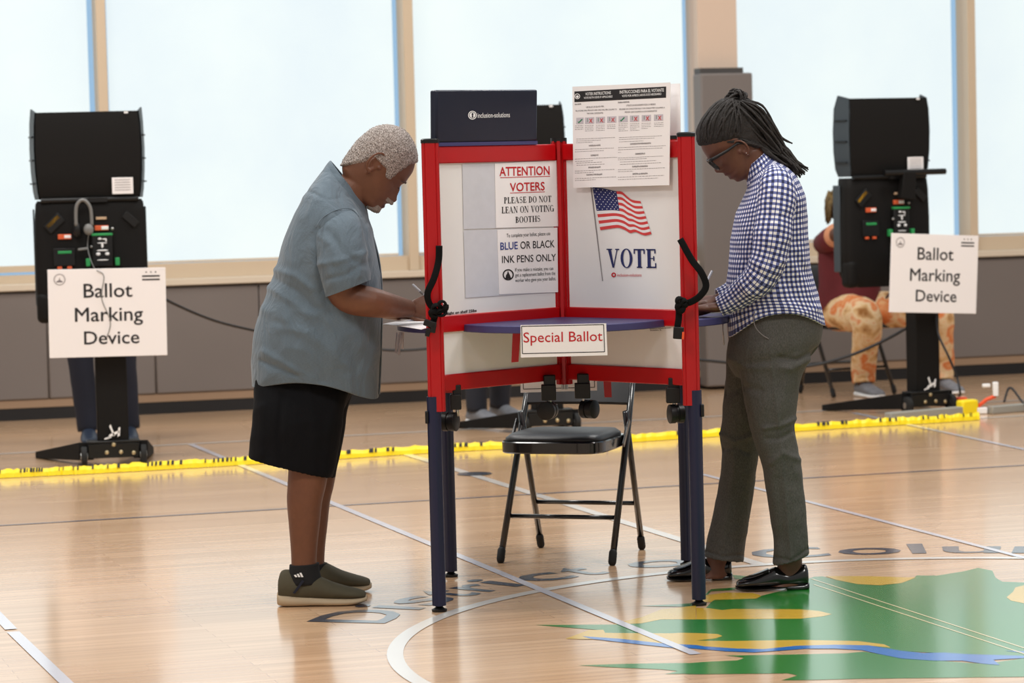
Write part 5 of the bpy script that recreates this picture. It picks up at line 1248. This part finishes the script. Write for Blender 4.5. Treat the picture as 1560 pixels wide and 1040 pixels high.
sk.loft(rows_rings([(1128, 450, 1225, 450, .14, 0), (1128, 480, 1232, 480, .145, 0), (1124, 530, 1225, 528, .15, 0), (1126, 570, 1205, 570, .13, 0)], YW, 30, 3))
WB_ = remesh(sk, 'body', .0036, [M['skin_w'], M['lip']], WOM, 2)
for p in WB_.data.polygons:
    if (p.center - HW.pt(18, 5, 0)).length < .05:
        for t0, st in ((21.8, 2.4), (14.2, 2.6)):
            c = HW.pt(t0, 8, 0); dv = p.center - c; at = dv.dot((HW.pt(t0 + 1, 8, 0) - c).normalized()) * 447; aq = dv.dot((HW.pt(t0, 9, 0) - c).normalized()) * 447
            if abs(at) < st and abs(dv.y) < .022 and aq > -4.5: p.material_index = 1
from mathutils.bvhtree import BVHTree
capW = HW.cap(hmask([(0, 82), (-6, 76), (-30, 60), (-44, 50), (-47, 30), (-54, 12), (-70, 4), (-92, -4)]), .006, .003, 120, soft=16)
HAIR = capW.build('dreadlocks', M['locs'], WOM, smooth=True)
bv = BVHTree.FromPolygons([tuple(v) for v in capW.v], capW.f); hc = HW.pt(58, -45, 0)
def on_scalp(p, off=.004):
    d = (V(p) - hc).normalized(); h = bv.ray_cast(hc, d); return (h[0] + d * off) if h[0] else V(p)
rn = random.Random(11); lk = MB()
K = P(1120, 153, YW)
def loc(pts, r=.0048):
    pts = catmull([tuple(p) for p in pts], 4); rr = []; n = len(pts)
    ph = rn.uniform(0, 6)
    for i in range(n): rr.append(r * (1 + .16 * math.sin(i * 1.9 + ph)) * (1 - .5 * max(0, (i / n - .8) / .2)) * min(1, .45 + i / n * 4))
    lk.tube(pts, rr, 7)
# from the hairline swept up and back to the knot
starts = [(80 - abs(z) * 130, 1 - abs(z) * 260, z) for z in [-.060 + .0052 * k for k in range(24)]] + [(62 - 4 * k, -28 - 6 * k, s * (.068)) for k in range(5) for s in (-1, 1)] + [(70 + 3 * k, -20 - 7 * k, s * .066) for k in range(4) for s in (-1, 1)]
for t, q, z in starts:
    S = HW.pt(t, q, z); e = K + V((rn.uniform(-.02, .02), z * .35 + rn.uniform(-.01, .01), rn.uniform(-.02, .01)))
    pts = [on_scalp(S.lerp(e, u), -.003 + .006 * min(1, u * 2.5)) for u in (0, .12, .25, .4, .6, .8)] + [e]
    loc(pts, .0042)
# knot
for k in range(16):
    a = rn.uniform(0, 6.28); tl = rn.uniform(-.6, .6); R_ = Matrix.Rotation(a, 3, 'Y') @ Matrix.Rotation(tl, 3, 'X'); rr = rn.uniform(.018, .034)
    c = K + V((rn.uniform(-.012, .012), rn.uniform(-.02, .02), rn.uniform(.0, .012)))
    loc([c + R_ @ V((math.cos(b) * rr, math.sin(b * 2) * .008, math.sin(b) * rr * .62)) for b in [6.0 * i / 9 for i in range(10)]], .0046)
# tail down the back of the neck
path = [(1122, 158, 17), (1140, 176, 24), (1157, 199, 25), (1174, 221, 19), (1192, 238, 14), (1207, 250, 8)]
for k in range(80):
    an = rn.uniform(0, 6.28); rad = rn.uniform(.25, 1) ** .5; pts = []; ns = rn.choice((4, 5, 6, 6, 6))
    for i, (x, y, w) in enumerate(path[:ns]):
        nx, ny = .8, -.6; o = math.cos(an + i * .12) * rad * w; zz = math.sin(an + i * .12) * rad * (.055 + .02 * (i in (1, 2)) - .004 * i)
        pts.append(P(x + nx * o + rn.uniform(-2.5, 2.5), y + ny * o + rn.uniform(-2.5, 2.5), YW) + V((0, zz, 0)))
    e = pts[-1]; pts.append(e + V((rn.uniform(.012, .04), rn.uniform(-.008, .008), rn.uniform(-.045, -.018)))); loc(pts, .0042)
for x, y in ((1219, 259), (1224, 262), (1226, 266), (1213, 262)): loc([P(1180, 226, YW + rn.uniform(-.03, .03)), P(1200, 243, YW - .01), P(x - 8, y - 8, YW), P(x, y, YW)], .0045)
# from the temples back over the ear
for k in range(9):
    for s in (-1, 1):
        S = HW.pt(56 - k * 1.5, -30 - 2.2 * k, s * .067); e = P(1150 + 2 * k, 214 + 1.6 * k, YW + s * .05)
        m1 = on_scalp(S.lerp(e, .33), .006); m2 = on_scalp(S.lerp(e, .66), .006); loc([on_scalp(S), m1, m2, e, P(1166 + 2.5 * k, 232 + 1.5 * k, YW + s * .05), P(1176 + 3 * k, 240 + 1.5 * k, YW + s * .04)], .0044)
lk.build('loc_strands', M['locs'], HAIR, smooth=True)['kind'] = 'stuff'
# glasses (worn: part of the dressed figure)
GL = MB()
for s in (-1, 1):
    cv = [HW.pt(47 + 10 * spow(math.sin(2 * math.pi * k / 20), .7), 8.5 - 3.5 * abs(spow(math.cos(2 * math.pi * k / 20), .7) * .5 + .5) * .6 + 1.5, s * (.034 + .027 * spow(math.cos(2 * math.pi * k / 20), .7))) for k in range(21)]
    GL.tube(cv, .0034, 8); GL.tube([HW.pt(55, 6, s * .060), HW.pt(54, 2, s * .069), HW.pt(47, -20, s * .072), HW.pt(43, -38, s * .073), HW.pt(35, -47, s * .070)], [.0058, .0058, .005, .004, .003], 8)
    GL.tube([HW.pt(57, 7, s * .05), HW.pt(56, 5, s * .064)], .0045, 8)
GL.tube([HW.pt(50, 10, -.008), HW.pt(51, 11, 0), HW.pt(50, 10, .008)], .0025, 8)
gl = GL.build('eyeglasses', M['frame_black'], WOM, smooth=True)
ln_ = MB()
for s in (-1, 1): ln_.ngon([HW.pt(47 + 9.5 * spow(math.sin(2 * math.pi * k / 20), .7), 7.6, s * (.034 + .026 * spow(math.cos(2 * math.pi * k / 20), .7))) for k in range(20)])
ln_.build('lens', M['glass'], gl)
er = MB(); 
for t in (20, 23): er.sphere(HW.pt(t, -37, -.070), .0022, None, 6)
er.build('ear_stud', M['steel'], WOM, smooth=True)
# shirt
rg = rows_rings(w_torso, YW, 120, 13, .86, .006, 8, 3)
fold_rings(rg, [([(1205, 400), (1225, 430), (1245, 470)], .006, 6), ([(1195, 420), (1210, 450), (1222, 478)], -.006, 6), ([(1215, 380), (1235, 420), (1250, 450)], .004, 6), ([(1125, 330), (1135, 350), (1140, 390)], .005, 6), ([(1120, 380), (1135, 400), (1140, 430)], -.005, 6), ([(1200, 300), (1212, 330), (1210, 370)], -.005, 5), ([(1112, 470), (1125, 480), (1122, 505)], .005, 5), ([(1220, 300), (1222, 350), (1226, 400)], .005, 7)], YW)
def whem(rings, n_last):
    c = len(rings)
    for i in range(c - n_last, c):
        k = (i - (c - n_last)) / (n_last - 1)
        for j, p in enumerate(rings[i]):
            t = 2 * math.pi * j / len(rings[i]); p.z += k * (.060 * abs(math.sin(t)) ** 2.5 - .018 * max(0, -math.cos(t)) ** 3)
whem(rg, 26)
uv = ring_uv(rg); rg = hem(rg); uv += [uv[-1]] * 2
WS = MB().loft(rg, True, uv).build('shirt', M['gingham'], WOM, smooth=True)
for sgn in (-1, 1):
    if sgn < 0: pts = [P(1180, 262, YW - .10), P(1184, 288, YW - .155), P(1179, 340, YW - .19), P(1173, 385, YW - .205), P(1160, 419, YW - .20), P(1137, 441, YW - .17), P(1112, 459, YW - .150), P(1096, 466.5, YW - .143)]
    else: pts = [P(1180, 262, YW + .10), P(1184, 288, YW + .155), P(1178, 340, YW + .19), P(1170, 385, YW + .205), P(1155, 415, YW + .20), P(1130, 436, YW + .18), P(1110, 450, YW + .165), P(1095, 455.5, YW + .160)]
    rg = path_rings(pts, [.034, .062, .063, .060, .058, .048, .040, .035], 80, 12, 1, .006, 10, 6 + sgn)
    if sgn < 0: fold_rings(rg, [([(1148, 398), (1172, 410), (1192, 398)], .006, 4), ([(1146, 412), (1168, 426), (1184, 424)], -.005, 4), ([(1152, 350), (1180, 372), (1204, 360)], .004, 5), ([(1128, 428), (1142, 448), (1160, 448)], .005, 4), ([(1112, 446), (1122, 462)], -.004, 3), ([(1150, 310), (1170, 330), (1200, 330)], -.004, 6), ([(1165, 275), (1180, 310), (1185, 350)], .004, 7)], 99)
    uv = ring_uv(rg)
    rg = hem(rg, -1, .88, .02); uv += [uv[-1]] * 2
    MB().loft(rg, True, uv).build('sleeve', M['gingham'], WS, smooth=True)
r0 = rows_rings([(1139, 258, 1164, 233, .058, 0), (1137, 255, 1166, 230, .063, 0), (1137, 264, 1172, 236, .078, 0), (1138, 282, 1180, 248, .092, 0), (1138, 283, 1180, 249, .090, 0)], YW, 44, 5, .95)
MB().loft(r0, False, ring_uv(r0)).build('collar', M['gingham'], WS, smooth=True)
# trousers
wp = MB(); pe = rows_rings([(1119, 468, 1246, 466, .165, 0), (1115, 498, 1252, 494, .178, 0), (1109, 528, 1246, 524, .186, 0), (1108, 550, 1228, 547, .172, 0), (1122, 574, 1205, 572, .13, 0)], YW, 48, 6, .86, .003, 8); wp.loft(pe, True, ring_uv(pe))
nl_ = [(1126, 510, 1240, 508, .09, -.08), (1124, 540, 1237, 536, .095, -.085), (1128, 575, 1222, 572, .094, -.09), (1135, 612, 1214.5, 608, .090, -.10), (1143, 648, 1211, 646, .084, -.105), (1155, 685, 1214.5, 683, .079, -.11), (1164, 714, 1219, 712, .075, -.112), (1169, 750, 1225, 750, .074, -.115), (1175, 790, 1228.5, 790, .074, -.117), (1179, 828, 1230.5, 826, .075, -.118), (1177, 861, 1231, 844, .076, -.118)]
fl_ = [(1112, 515, 1200, 515, .085, .08), (1106, 550, 1190, 550, .09, .085), (1104.5, 590, 1184, 590, .09, .09), (1100, 634, 1170, 634, .085, .10), (1097, 664, 1160, 664, .080, .11), (1101, 692, 1155, 694, .077, .12), (1097, 728, 1150, 728, .075, .13), (1088, 772, 1144, 774, .074, .14), (1078, 815, 1137, 818, .074, .15), (1072, 847, 1131, 855, .075, .15)]
for L, sd in ((nl_, 1), (fl_, 5)):
    r_ = rows_rings(L, YW, 36, 6, .9, .006, 11, sd); uv = ring_uv(r_); r_ = hem(r_, -1, .9, .04); uv += [uv[-1]] * 2; wp.loft(r_, True, uv)
TR = remesh(wp, 'trousers', .0042, M['pants'], WOM, 10)
fold_mesh(TR, [([(1213, 637), (1190, 648), (1165, 652)], .006, 4), ([(1213, 655), (1188, 668), (1168, 668)], -.005, 4), ([(1218, 700), (1192, 690), (1175, 705)], .005, 5), ([(1110, 545), (1140, 560), (1172, 560)], .005, 5), ([(1105, 600), (1135, 590), (1160, 595)], -.005, 6), ([(1098, 660), (1120, 672), (1142, 664)], .007, 4), ([(1098, 685), (1120, 682), (1140, 690)], -.006, 4), ([(1246, 532), (1215, 548), (1188, 545)], -.007, 4), ([(1232, 548), (1205, 562), (1190, 560)], .006, 5), ([(1178, 848), (1205, 854), (1231, 836)], -.004, 2.5), ([(1073, 838), (1100, 848), (1131, 845)], -.004, 2.5), ([(1172, 517), (1180, 600), (1192, 700), (1205, 850)], .003, 2.2), ([(1120, 700), (1112, 760), (1100, 830)], .005, 5), ([(1185, 730), (1190, 790), (1195, 850)], -.005, 6), ([(1200, 560), (1195, 600), (1185, 640)], .005, 7)], YW)
pk_ = MB(); pk_.tube(catmull([tuple(P(x, y, YW - dy)) for x, y, dy in ((1150, 474, .188), (1148, 485, .190), (1151, 498, .189), (1160, 509, .186), (1171, 516, .183))], 5), .0016, 6)
pk_.build('pocket_seam', M['greyink'], TR, smooth=True)
# loafers
for (hx, tx, yy, Y) in ((1232.5, 1120.5, 899.5, YW - .118), (1115.5, 1016, 886.5, YW + .16)):
    h_, t_ = P(hx, yy, Y), P(tx, yy + 2.4, Y); h_.z = 0; t_.z = 0
    shoe(WOM, h_, t_, [('shoe', M['loafer'], [(.012, .026, .02, .070, .8), (.05, .034, .012, .086, .8), (.16, .038, .012, .076, .8), (.28, .038, .012, .066, .8), (.38, .038, .012, .074, .8), (.46, .039, .012, .078, .8), (.58, .042, .012, .066, .8), (.72, .044, .012, .052, .8), (.85, .041, .012, .043, .8), (.95, .030, .012, .036, .8), (.985, .018, .014, .028, .8)]),
                          ('sole', M['loafer'], [(0, .022, .002, .022, .5), (.04, .034, .0, .022, .5), (.28, .038, .0, .020, .5), (.33, .036, .006, .018, .5), (.5, .040, .003, .014, .5), (.75, .046, .0, .013, .5), (.92, .036, .002, .015, .5), (1, .018, .006, .016, .5)]),
                          ('apron_seam', M['loafer'], [(.55, .030, .060, .074, .8), (.7, .034, .048, .059, .8), (.82, .030, .040, .049, .8), (.9, .016, .034, .043, .8)])])
pb = P(1085, 412, 10.225); dr = (P(1069, 445, 10.215) - pb).normalized()
pen(pb, pb + dr * ((pb.z - .948) / -dr.z), 'clear ballpoint pen held by the woman in gingham')

# ------------------------------------------------------------------ voters behind the machines
def ell(c, rx, ry, rot, n=28):
    return [V((c[0] + math.cos(t) * rx * math.cos(rot) - math.sin(t) * ry * math.sin(rot), c[1] + math.cos(t) * rx * math.sin(rot) + math.sin(t) * ry * math.cos(rot), c[2])) for t in [2 * math.pi * j / n for j in range(n)]]
def simple_head(mb, c, f):
    """c centre of the skull, f facing angle about z (0 faces -y)"""
    R = Rz(f); L = []
    for z, ry, rx, o in ((-.125, .03, .03, -.035), (-.115, .055, .045, -.03), (-.09, .078, .056, -.012), (-.06, .088, .064, -.005), (-.02, .093, .069, 0), (.02, .096, .073, .003), (.06, .09, .07, .006), (.09, .07, .055, .008), (.108, .04, .03, .008)):
        ring = []
        for j in range(28):
            t = 2 * math.pi * j / 28; x, y = math.cos(t) * rx, math.sin(t) * ry + o
            if y < 0: y -= .022 * math.exp(-((z + .035) / .016) ** 2 - (x / .012) ** 2) + .008 * math.exp(-((z + .075) / .012) ** 2 - (x / .022) ** 2); y += .008 * math.exp(-((z - .0) / .014) ** 2 - ((abs(x) - .03) / .012) ** 2)
            ring.append(c + R @ V((x, y, z)))
        L.append(ring)
    mb.loft(L)
    for s in (-1, 1): mb.sphere(c + R @ V((s * .074, .012, -.01)), (.010, .018, .030), R, 8)
def sneaker(par, ankle, ang, m1, m2, L=.28, name='shoe'):
    d = V((math.sin(ang), -math.cos(ang), 0)); h_ = V((ankle.x, ankle.y, 0)) - d * .07; t_ = h_ + d * L
    shoe(par, h_, t_, [(name, m1, [(.01, .028, .02, .07, .8), (.06, .036, .015, .10, .8), (.2, .040, .015, .11, .8), (.36, .042, .015, .105, .8), (.5, .046, .015, .085, .8), (.75, .049, .015, .062, .8), (.92, .040, .015, .048, .8), (.99, .02, .02, .036, .8)]),
                       ('sole', m2, [(0, .022, .004, .034, .6), (.05, .038, .0, .036, .6), (.4, .042, .0, .028, .6), (.75, .052, .0, .026, .6), (.93, .042, .004, .026, .6), (1, .02, .01, .026, .6)])])
def standing(label, ankles, ang, height, mats, lean=(0, 0)):
    """ankles: the two feet on the floor; the rest of the body stands over them"""
    a0, a1 = ankles; base = (a0 + a1) / 2 + V((lean[0], lean[1], 0)); base.z = 0
    T = empty('person', base, world=True, label=label, cat='person'); R = Rz(ang); k = height / 1.72
    def q(x, y, z): return base + R @ V((x, y, 0)) * k + V((0, 0, z * k))
    mb = MB(); simple_head(mb, q(0, -.05, 1.60), ang)
    mb.tube([q(0, -.01, 1.36), q(0, -.03, 1.53)], [.062, .056], 18)
    mb.loft([ell(q(0, 0, z), w * k, d * k, ang) for z, w, d in ((.84, .15, .11), (.95, .165, .12), (1.1, .145, .105), (1.25, .165, .115), (1.38, .15, .10), (1.44, .07, .06))])
    hips = (q(-.13, 0, .90), q(.13, 0, .90)); knees = [h.lerp(V((a.x, a.y, .08)), .5) + R @ V((0, -.02, 0)) for h, a in zip(hips, ankles)]
    for h, kn, a in zip(hips, knees, ankles): mb.tube([h, kn, V((a.x, a.y, .07)), V((a.x, a.y, .03)) + R @ V((0, -.1, 0))], [.08, .05, .036, .03], 16)
    for s in (-1, 1):
        sh, el, wr = q(s * .19, 0, 1.38), q(s * .22, -.06, 1.12), q(s * .10, -.26, 1.10); mb.tube([sh, el, wr], [.05, .042, .028], 14, round_end=True)
        hand(mb, wr, R @ V((-s * .3, -1, 0)), V((0, 0, -1)), -s)
    remesh(mb, 'body', .008, M['skin_s'], T, 2)
    tp = MB(); tp.loft(hem([ell(q(0, 0, z), w * k, d * k, ang, 36) for z, w, d in ((1.45, .075, .066), (1.41, .15, .10), (1.36, .185, .118), (1.2, .185, .128), (1.05, .175, .128), (.86, .18, .135))]))
    for s in (-1, 1): tp.tube([q(s * .175, 0, 1.375), q(s * .215, -.05, 1.14), q(s * .15, -.19, 1.11)], [.064, .056, .046], 18)
    tp.build('shirt', mats[0], T, smooth=True)
    tr = MB(); tr.loft([ell(q(0, 0, z), w * k, d * k, ang, 36) for z, w, d in ((.97, .165, .12), (.88, .175, .13), (.80, .17, .125))])
    for h, kn, a in zip(hips, knees, ankles):
        r_ = path_rings([h, h.lerp(kn, .5), kn, kn.lerp(V((a.x, a.y, .06)), .5), V((a.x, a.y, .075))], [.092, .084, .070, .064, .058], 28, 5, 1, .005, 8); tr.loft(hem(r_, -1, .9, .03))
    tr.build('trousers', mats[1], T, smooth=True)
    for a in ankles: sneaker(T, a, ang, mats[2], mats[3])
    hm = MB(); c = q(0, -.045, 1.625); hm.sphere(c + R @ V((0, .012, .012)), (.080, .100, .098), R, 14); hm.build('hair', M['locs'], T, smooth=True)
    return T
standing('voter in navy trousers standing behind the left machine, only legs showing', (G(136, 676), G(197, 672)), math.radians(9), 1.70, (M['plainshirt'], M['navytrouser'], M['blueshoe'], M['rubber']), (-.05, 0))
standing('voter in dark jeans and grey sneakers behind the booth, only feet showing', (G(727, 646), G(762, 639)), math.radians(42), 1.66, (M['plainshirt'], M['jean'], M['sneaker'], M['lens_white']))

# the seated voter on the right
SA = math.radians(24); SR = Rz(SA)
SIT = empty('person', V((2.16, 17.9, 0)), world=True, label='seated person in maroon shirt and orange tie-dye trousers behind a voting machine', cat='person')
tc_ = P(1296, 420, 18.05); tx_, ty_ = tc_.x, tc_.y
def sq(x, y, z): return V((tx_, ty_, 0)) + SR @ V((x, y, 0)) + V((0, 0, z))
hd = P(1286, 312, 17.93)
mb = MB(); simple_head(mb, hd, SA)
mb.tube([sq(0, 0, .98), hd + V((0, .02, -.08))], [.07, .055], 18)
tor = [(.46, .185, .15), (.56, .19, .15), (.7, .175, .135), (.85, .185, .13), (.96, .18, .115), (1.02, .12, .085), (1.06, .065, .06)]
mb.loft([ell(sq(-.01, -.0, z), w, d, SA) for z, w, d in tor])
kR, kL = P(1320, 480, 17.70), P(1430, 470, 17.92); aR, aL = G(1316, 604), G(1436, 598)
for hp_, kn, an in ((sq(-.10, -.02, .52), kR, aR), (sq(.10, -.02, .52), kL, aL)): mb.tube([hp_, kn, V((an.x, an.y, .07)), V((an.x, an.y, .03)) + SR @ V((0, -.1, 0))], [.09, .055, .038, .03], 16)
shR, elR, haR = sq(-.19, -.02, .95), P(1284, 352, 17.60), P(1312, 330, 17.25)
mb.tube([shR, elR, haR], [.055, .045, .03], 16); hand(mb, haR, haR - elR, V((1, 0, -.2)), 1)
shL, elL, haL = sq(.20, -.02, .95), sq(.25, -.16, .70), sq(.12, -.36, .66)
mb.tube([shL, elL, haL], [.055, .045, .03], 16); hand(mb, haL, haL - elL, V((0, 0, -1)), -1)
remesh(mb, 'body', .007, M['skin_s'], SIT, 2)
sh = MB(); sh.loft(hem([ell(sq(-.01, 0, z), w, d, SA, 40) for z, w, d in ((1.075, .072, .068), (1.05, .10, .085), (1.01, .165, .115), (.95, .205, .135), (.85, .205, .145), (.7, .198, .155), (.56, .210, .170), (.47, .205, .17))]))
SS = sh.build('polo_shirt', M['maroon'], SIT, smooth=True)
for s_p, e_p in ((shR, elR), (shL, elL)):
    m_ = s_p.lerp(e_p, .62); sv = MB().tube([s_p.lerp(e_p, -.1), s_p.lerp(e_p, .25), m_], [.066, .073, .072], 22).build('sleeve', M['maroon'], SS, smooth=True)
    MB().tube([s_p.lerp(e_p, .58), s_p.lerp(e_p, .66)], [.0735, .0735], 22).build('sleeve_trim', M['trim'], sv, smooth=True)
tr = MB(); tr.loft([ell(sq(0, -.03, z), w, d, SA, 32) for z, w, d in ((.58, .19, .15), (.50, .21, .185), (.44, .19, .17))])
for hp_, kn, an, sd in ((sq(-.10, -.02, .52), kR, aR, 1), (sq(.10, -.02, .52), kL, aL, 2)):
    r_ = path_rings([hp_, hp_.lerp(kn, .5), kn.lerp(hp_, .1), kn + V((0, 0, -.07)), kn.lerp(V((an.x, an.y, .1)), .5), V((an.x, an.y, .16)), V((an.x, an.y, .085))], [.118, .11, .10, .092, .078, .074, .066], 30, 5, 1, .010, 9, sd); tr.loft(hem(r_, -1, .9, .03))
tr.build('tie_dye_trousers', M['tiedye'], SIT, smooth=True)
for an in (aR, aL): sneaker(SIT, an, SA, M['sneaker'], M['lens_white'])
hm = MB(); hm.sphere(hd + SR @ V((0, .018, .022)), (.084, .104, .100), SR, 14)
rn = random.Random(4)
for k in range(40):
    a = math.radians(rn.uniform(-10, 190)); b0 = hd + SR @ V((math.cos(a) * .078, .02 + math.sin(a) * .085, .05 + rn.uniform(-.02, .04)))
    hm.tube([b0, b0 + SR @ V((math.cos(a) * .022, math.sin(a) * .02, -.06)), b0 + SR @ V((math.cos(a) * .022, math.sin(a) * .02, -.13 + rn.uniform(-.03, .02)))], [.010, .011, .006], 7)
hm.build('braided_hair', M['blondehair'], SIT, smooth=True)
MB().sphere(P(1280.5, 286.5, 17.82), .010, None, 8).build('hair_bead', M['gold'], SIT, smooth=True)
for o in list(bpy.data.objects):
    if '_w' in o: del o['_w']
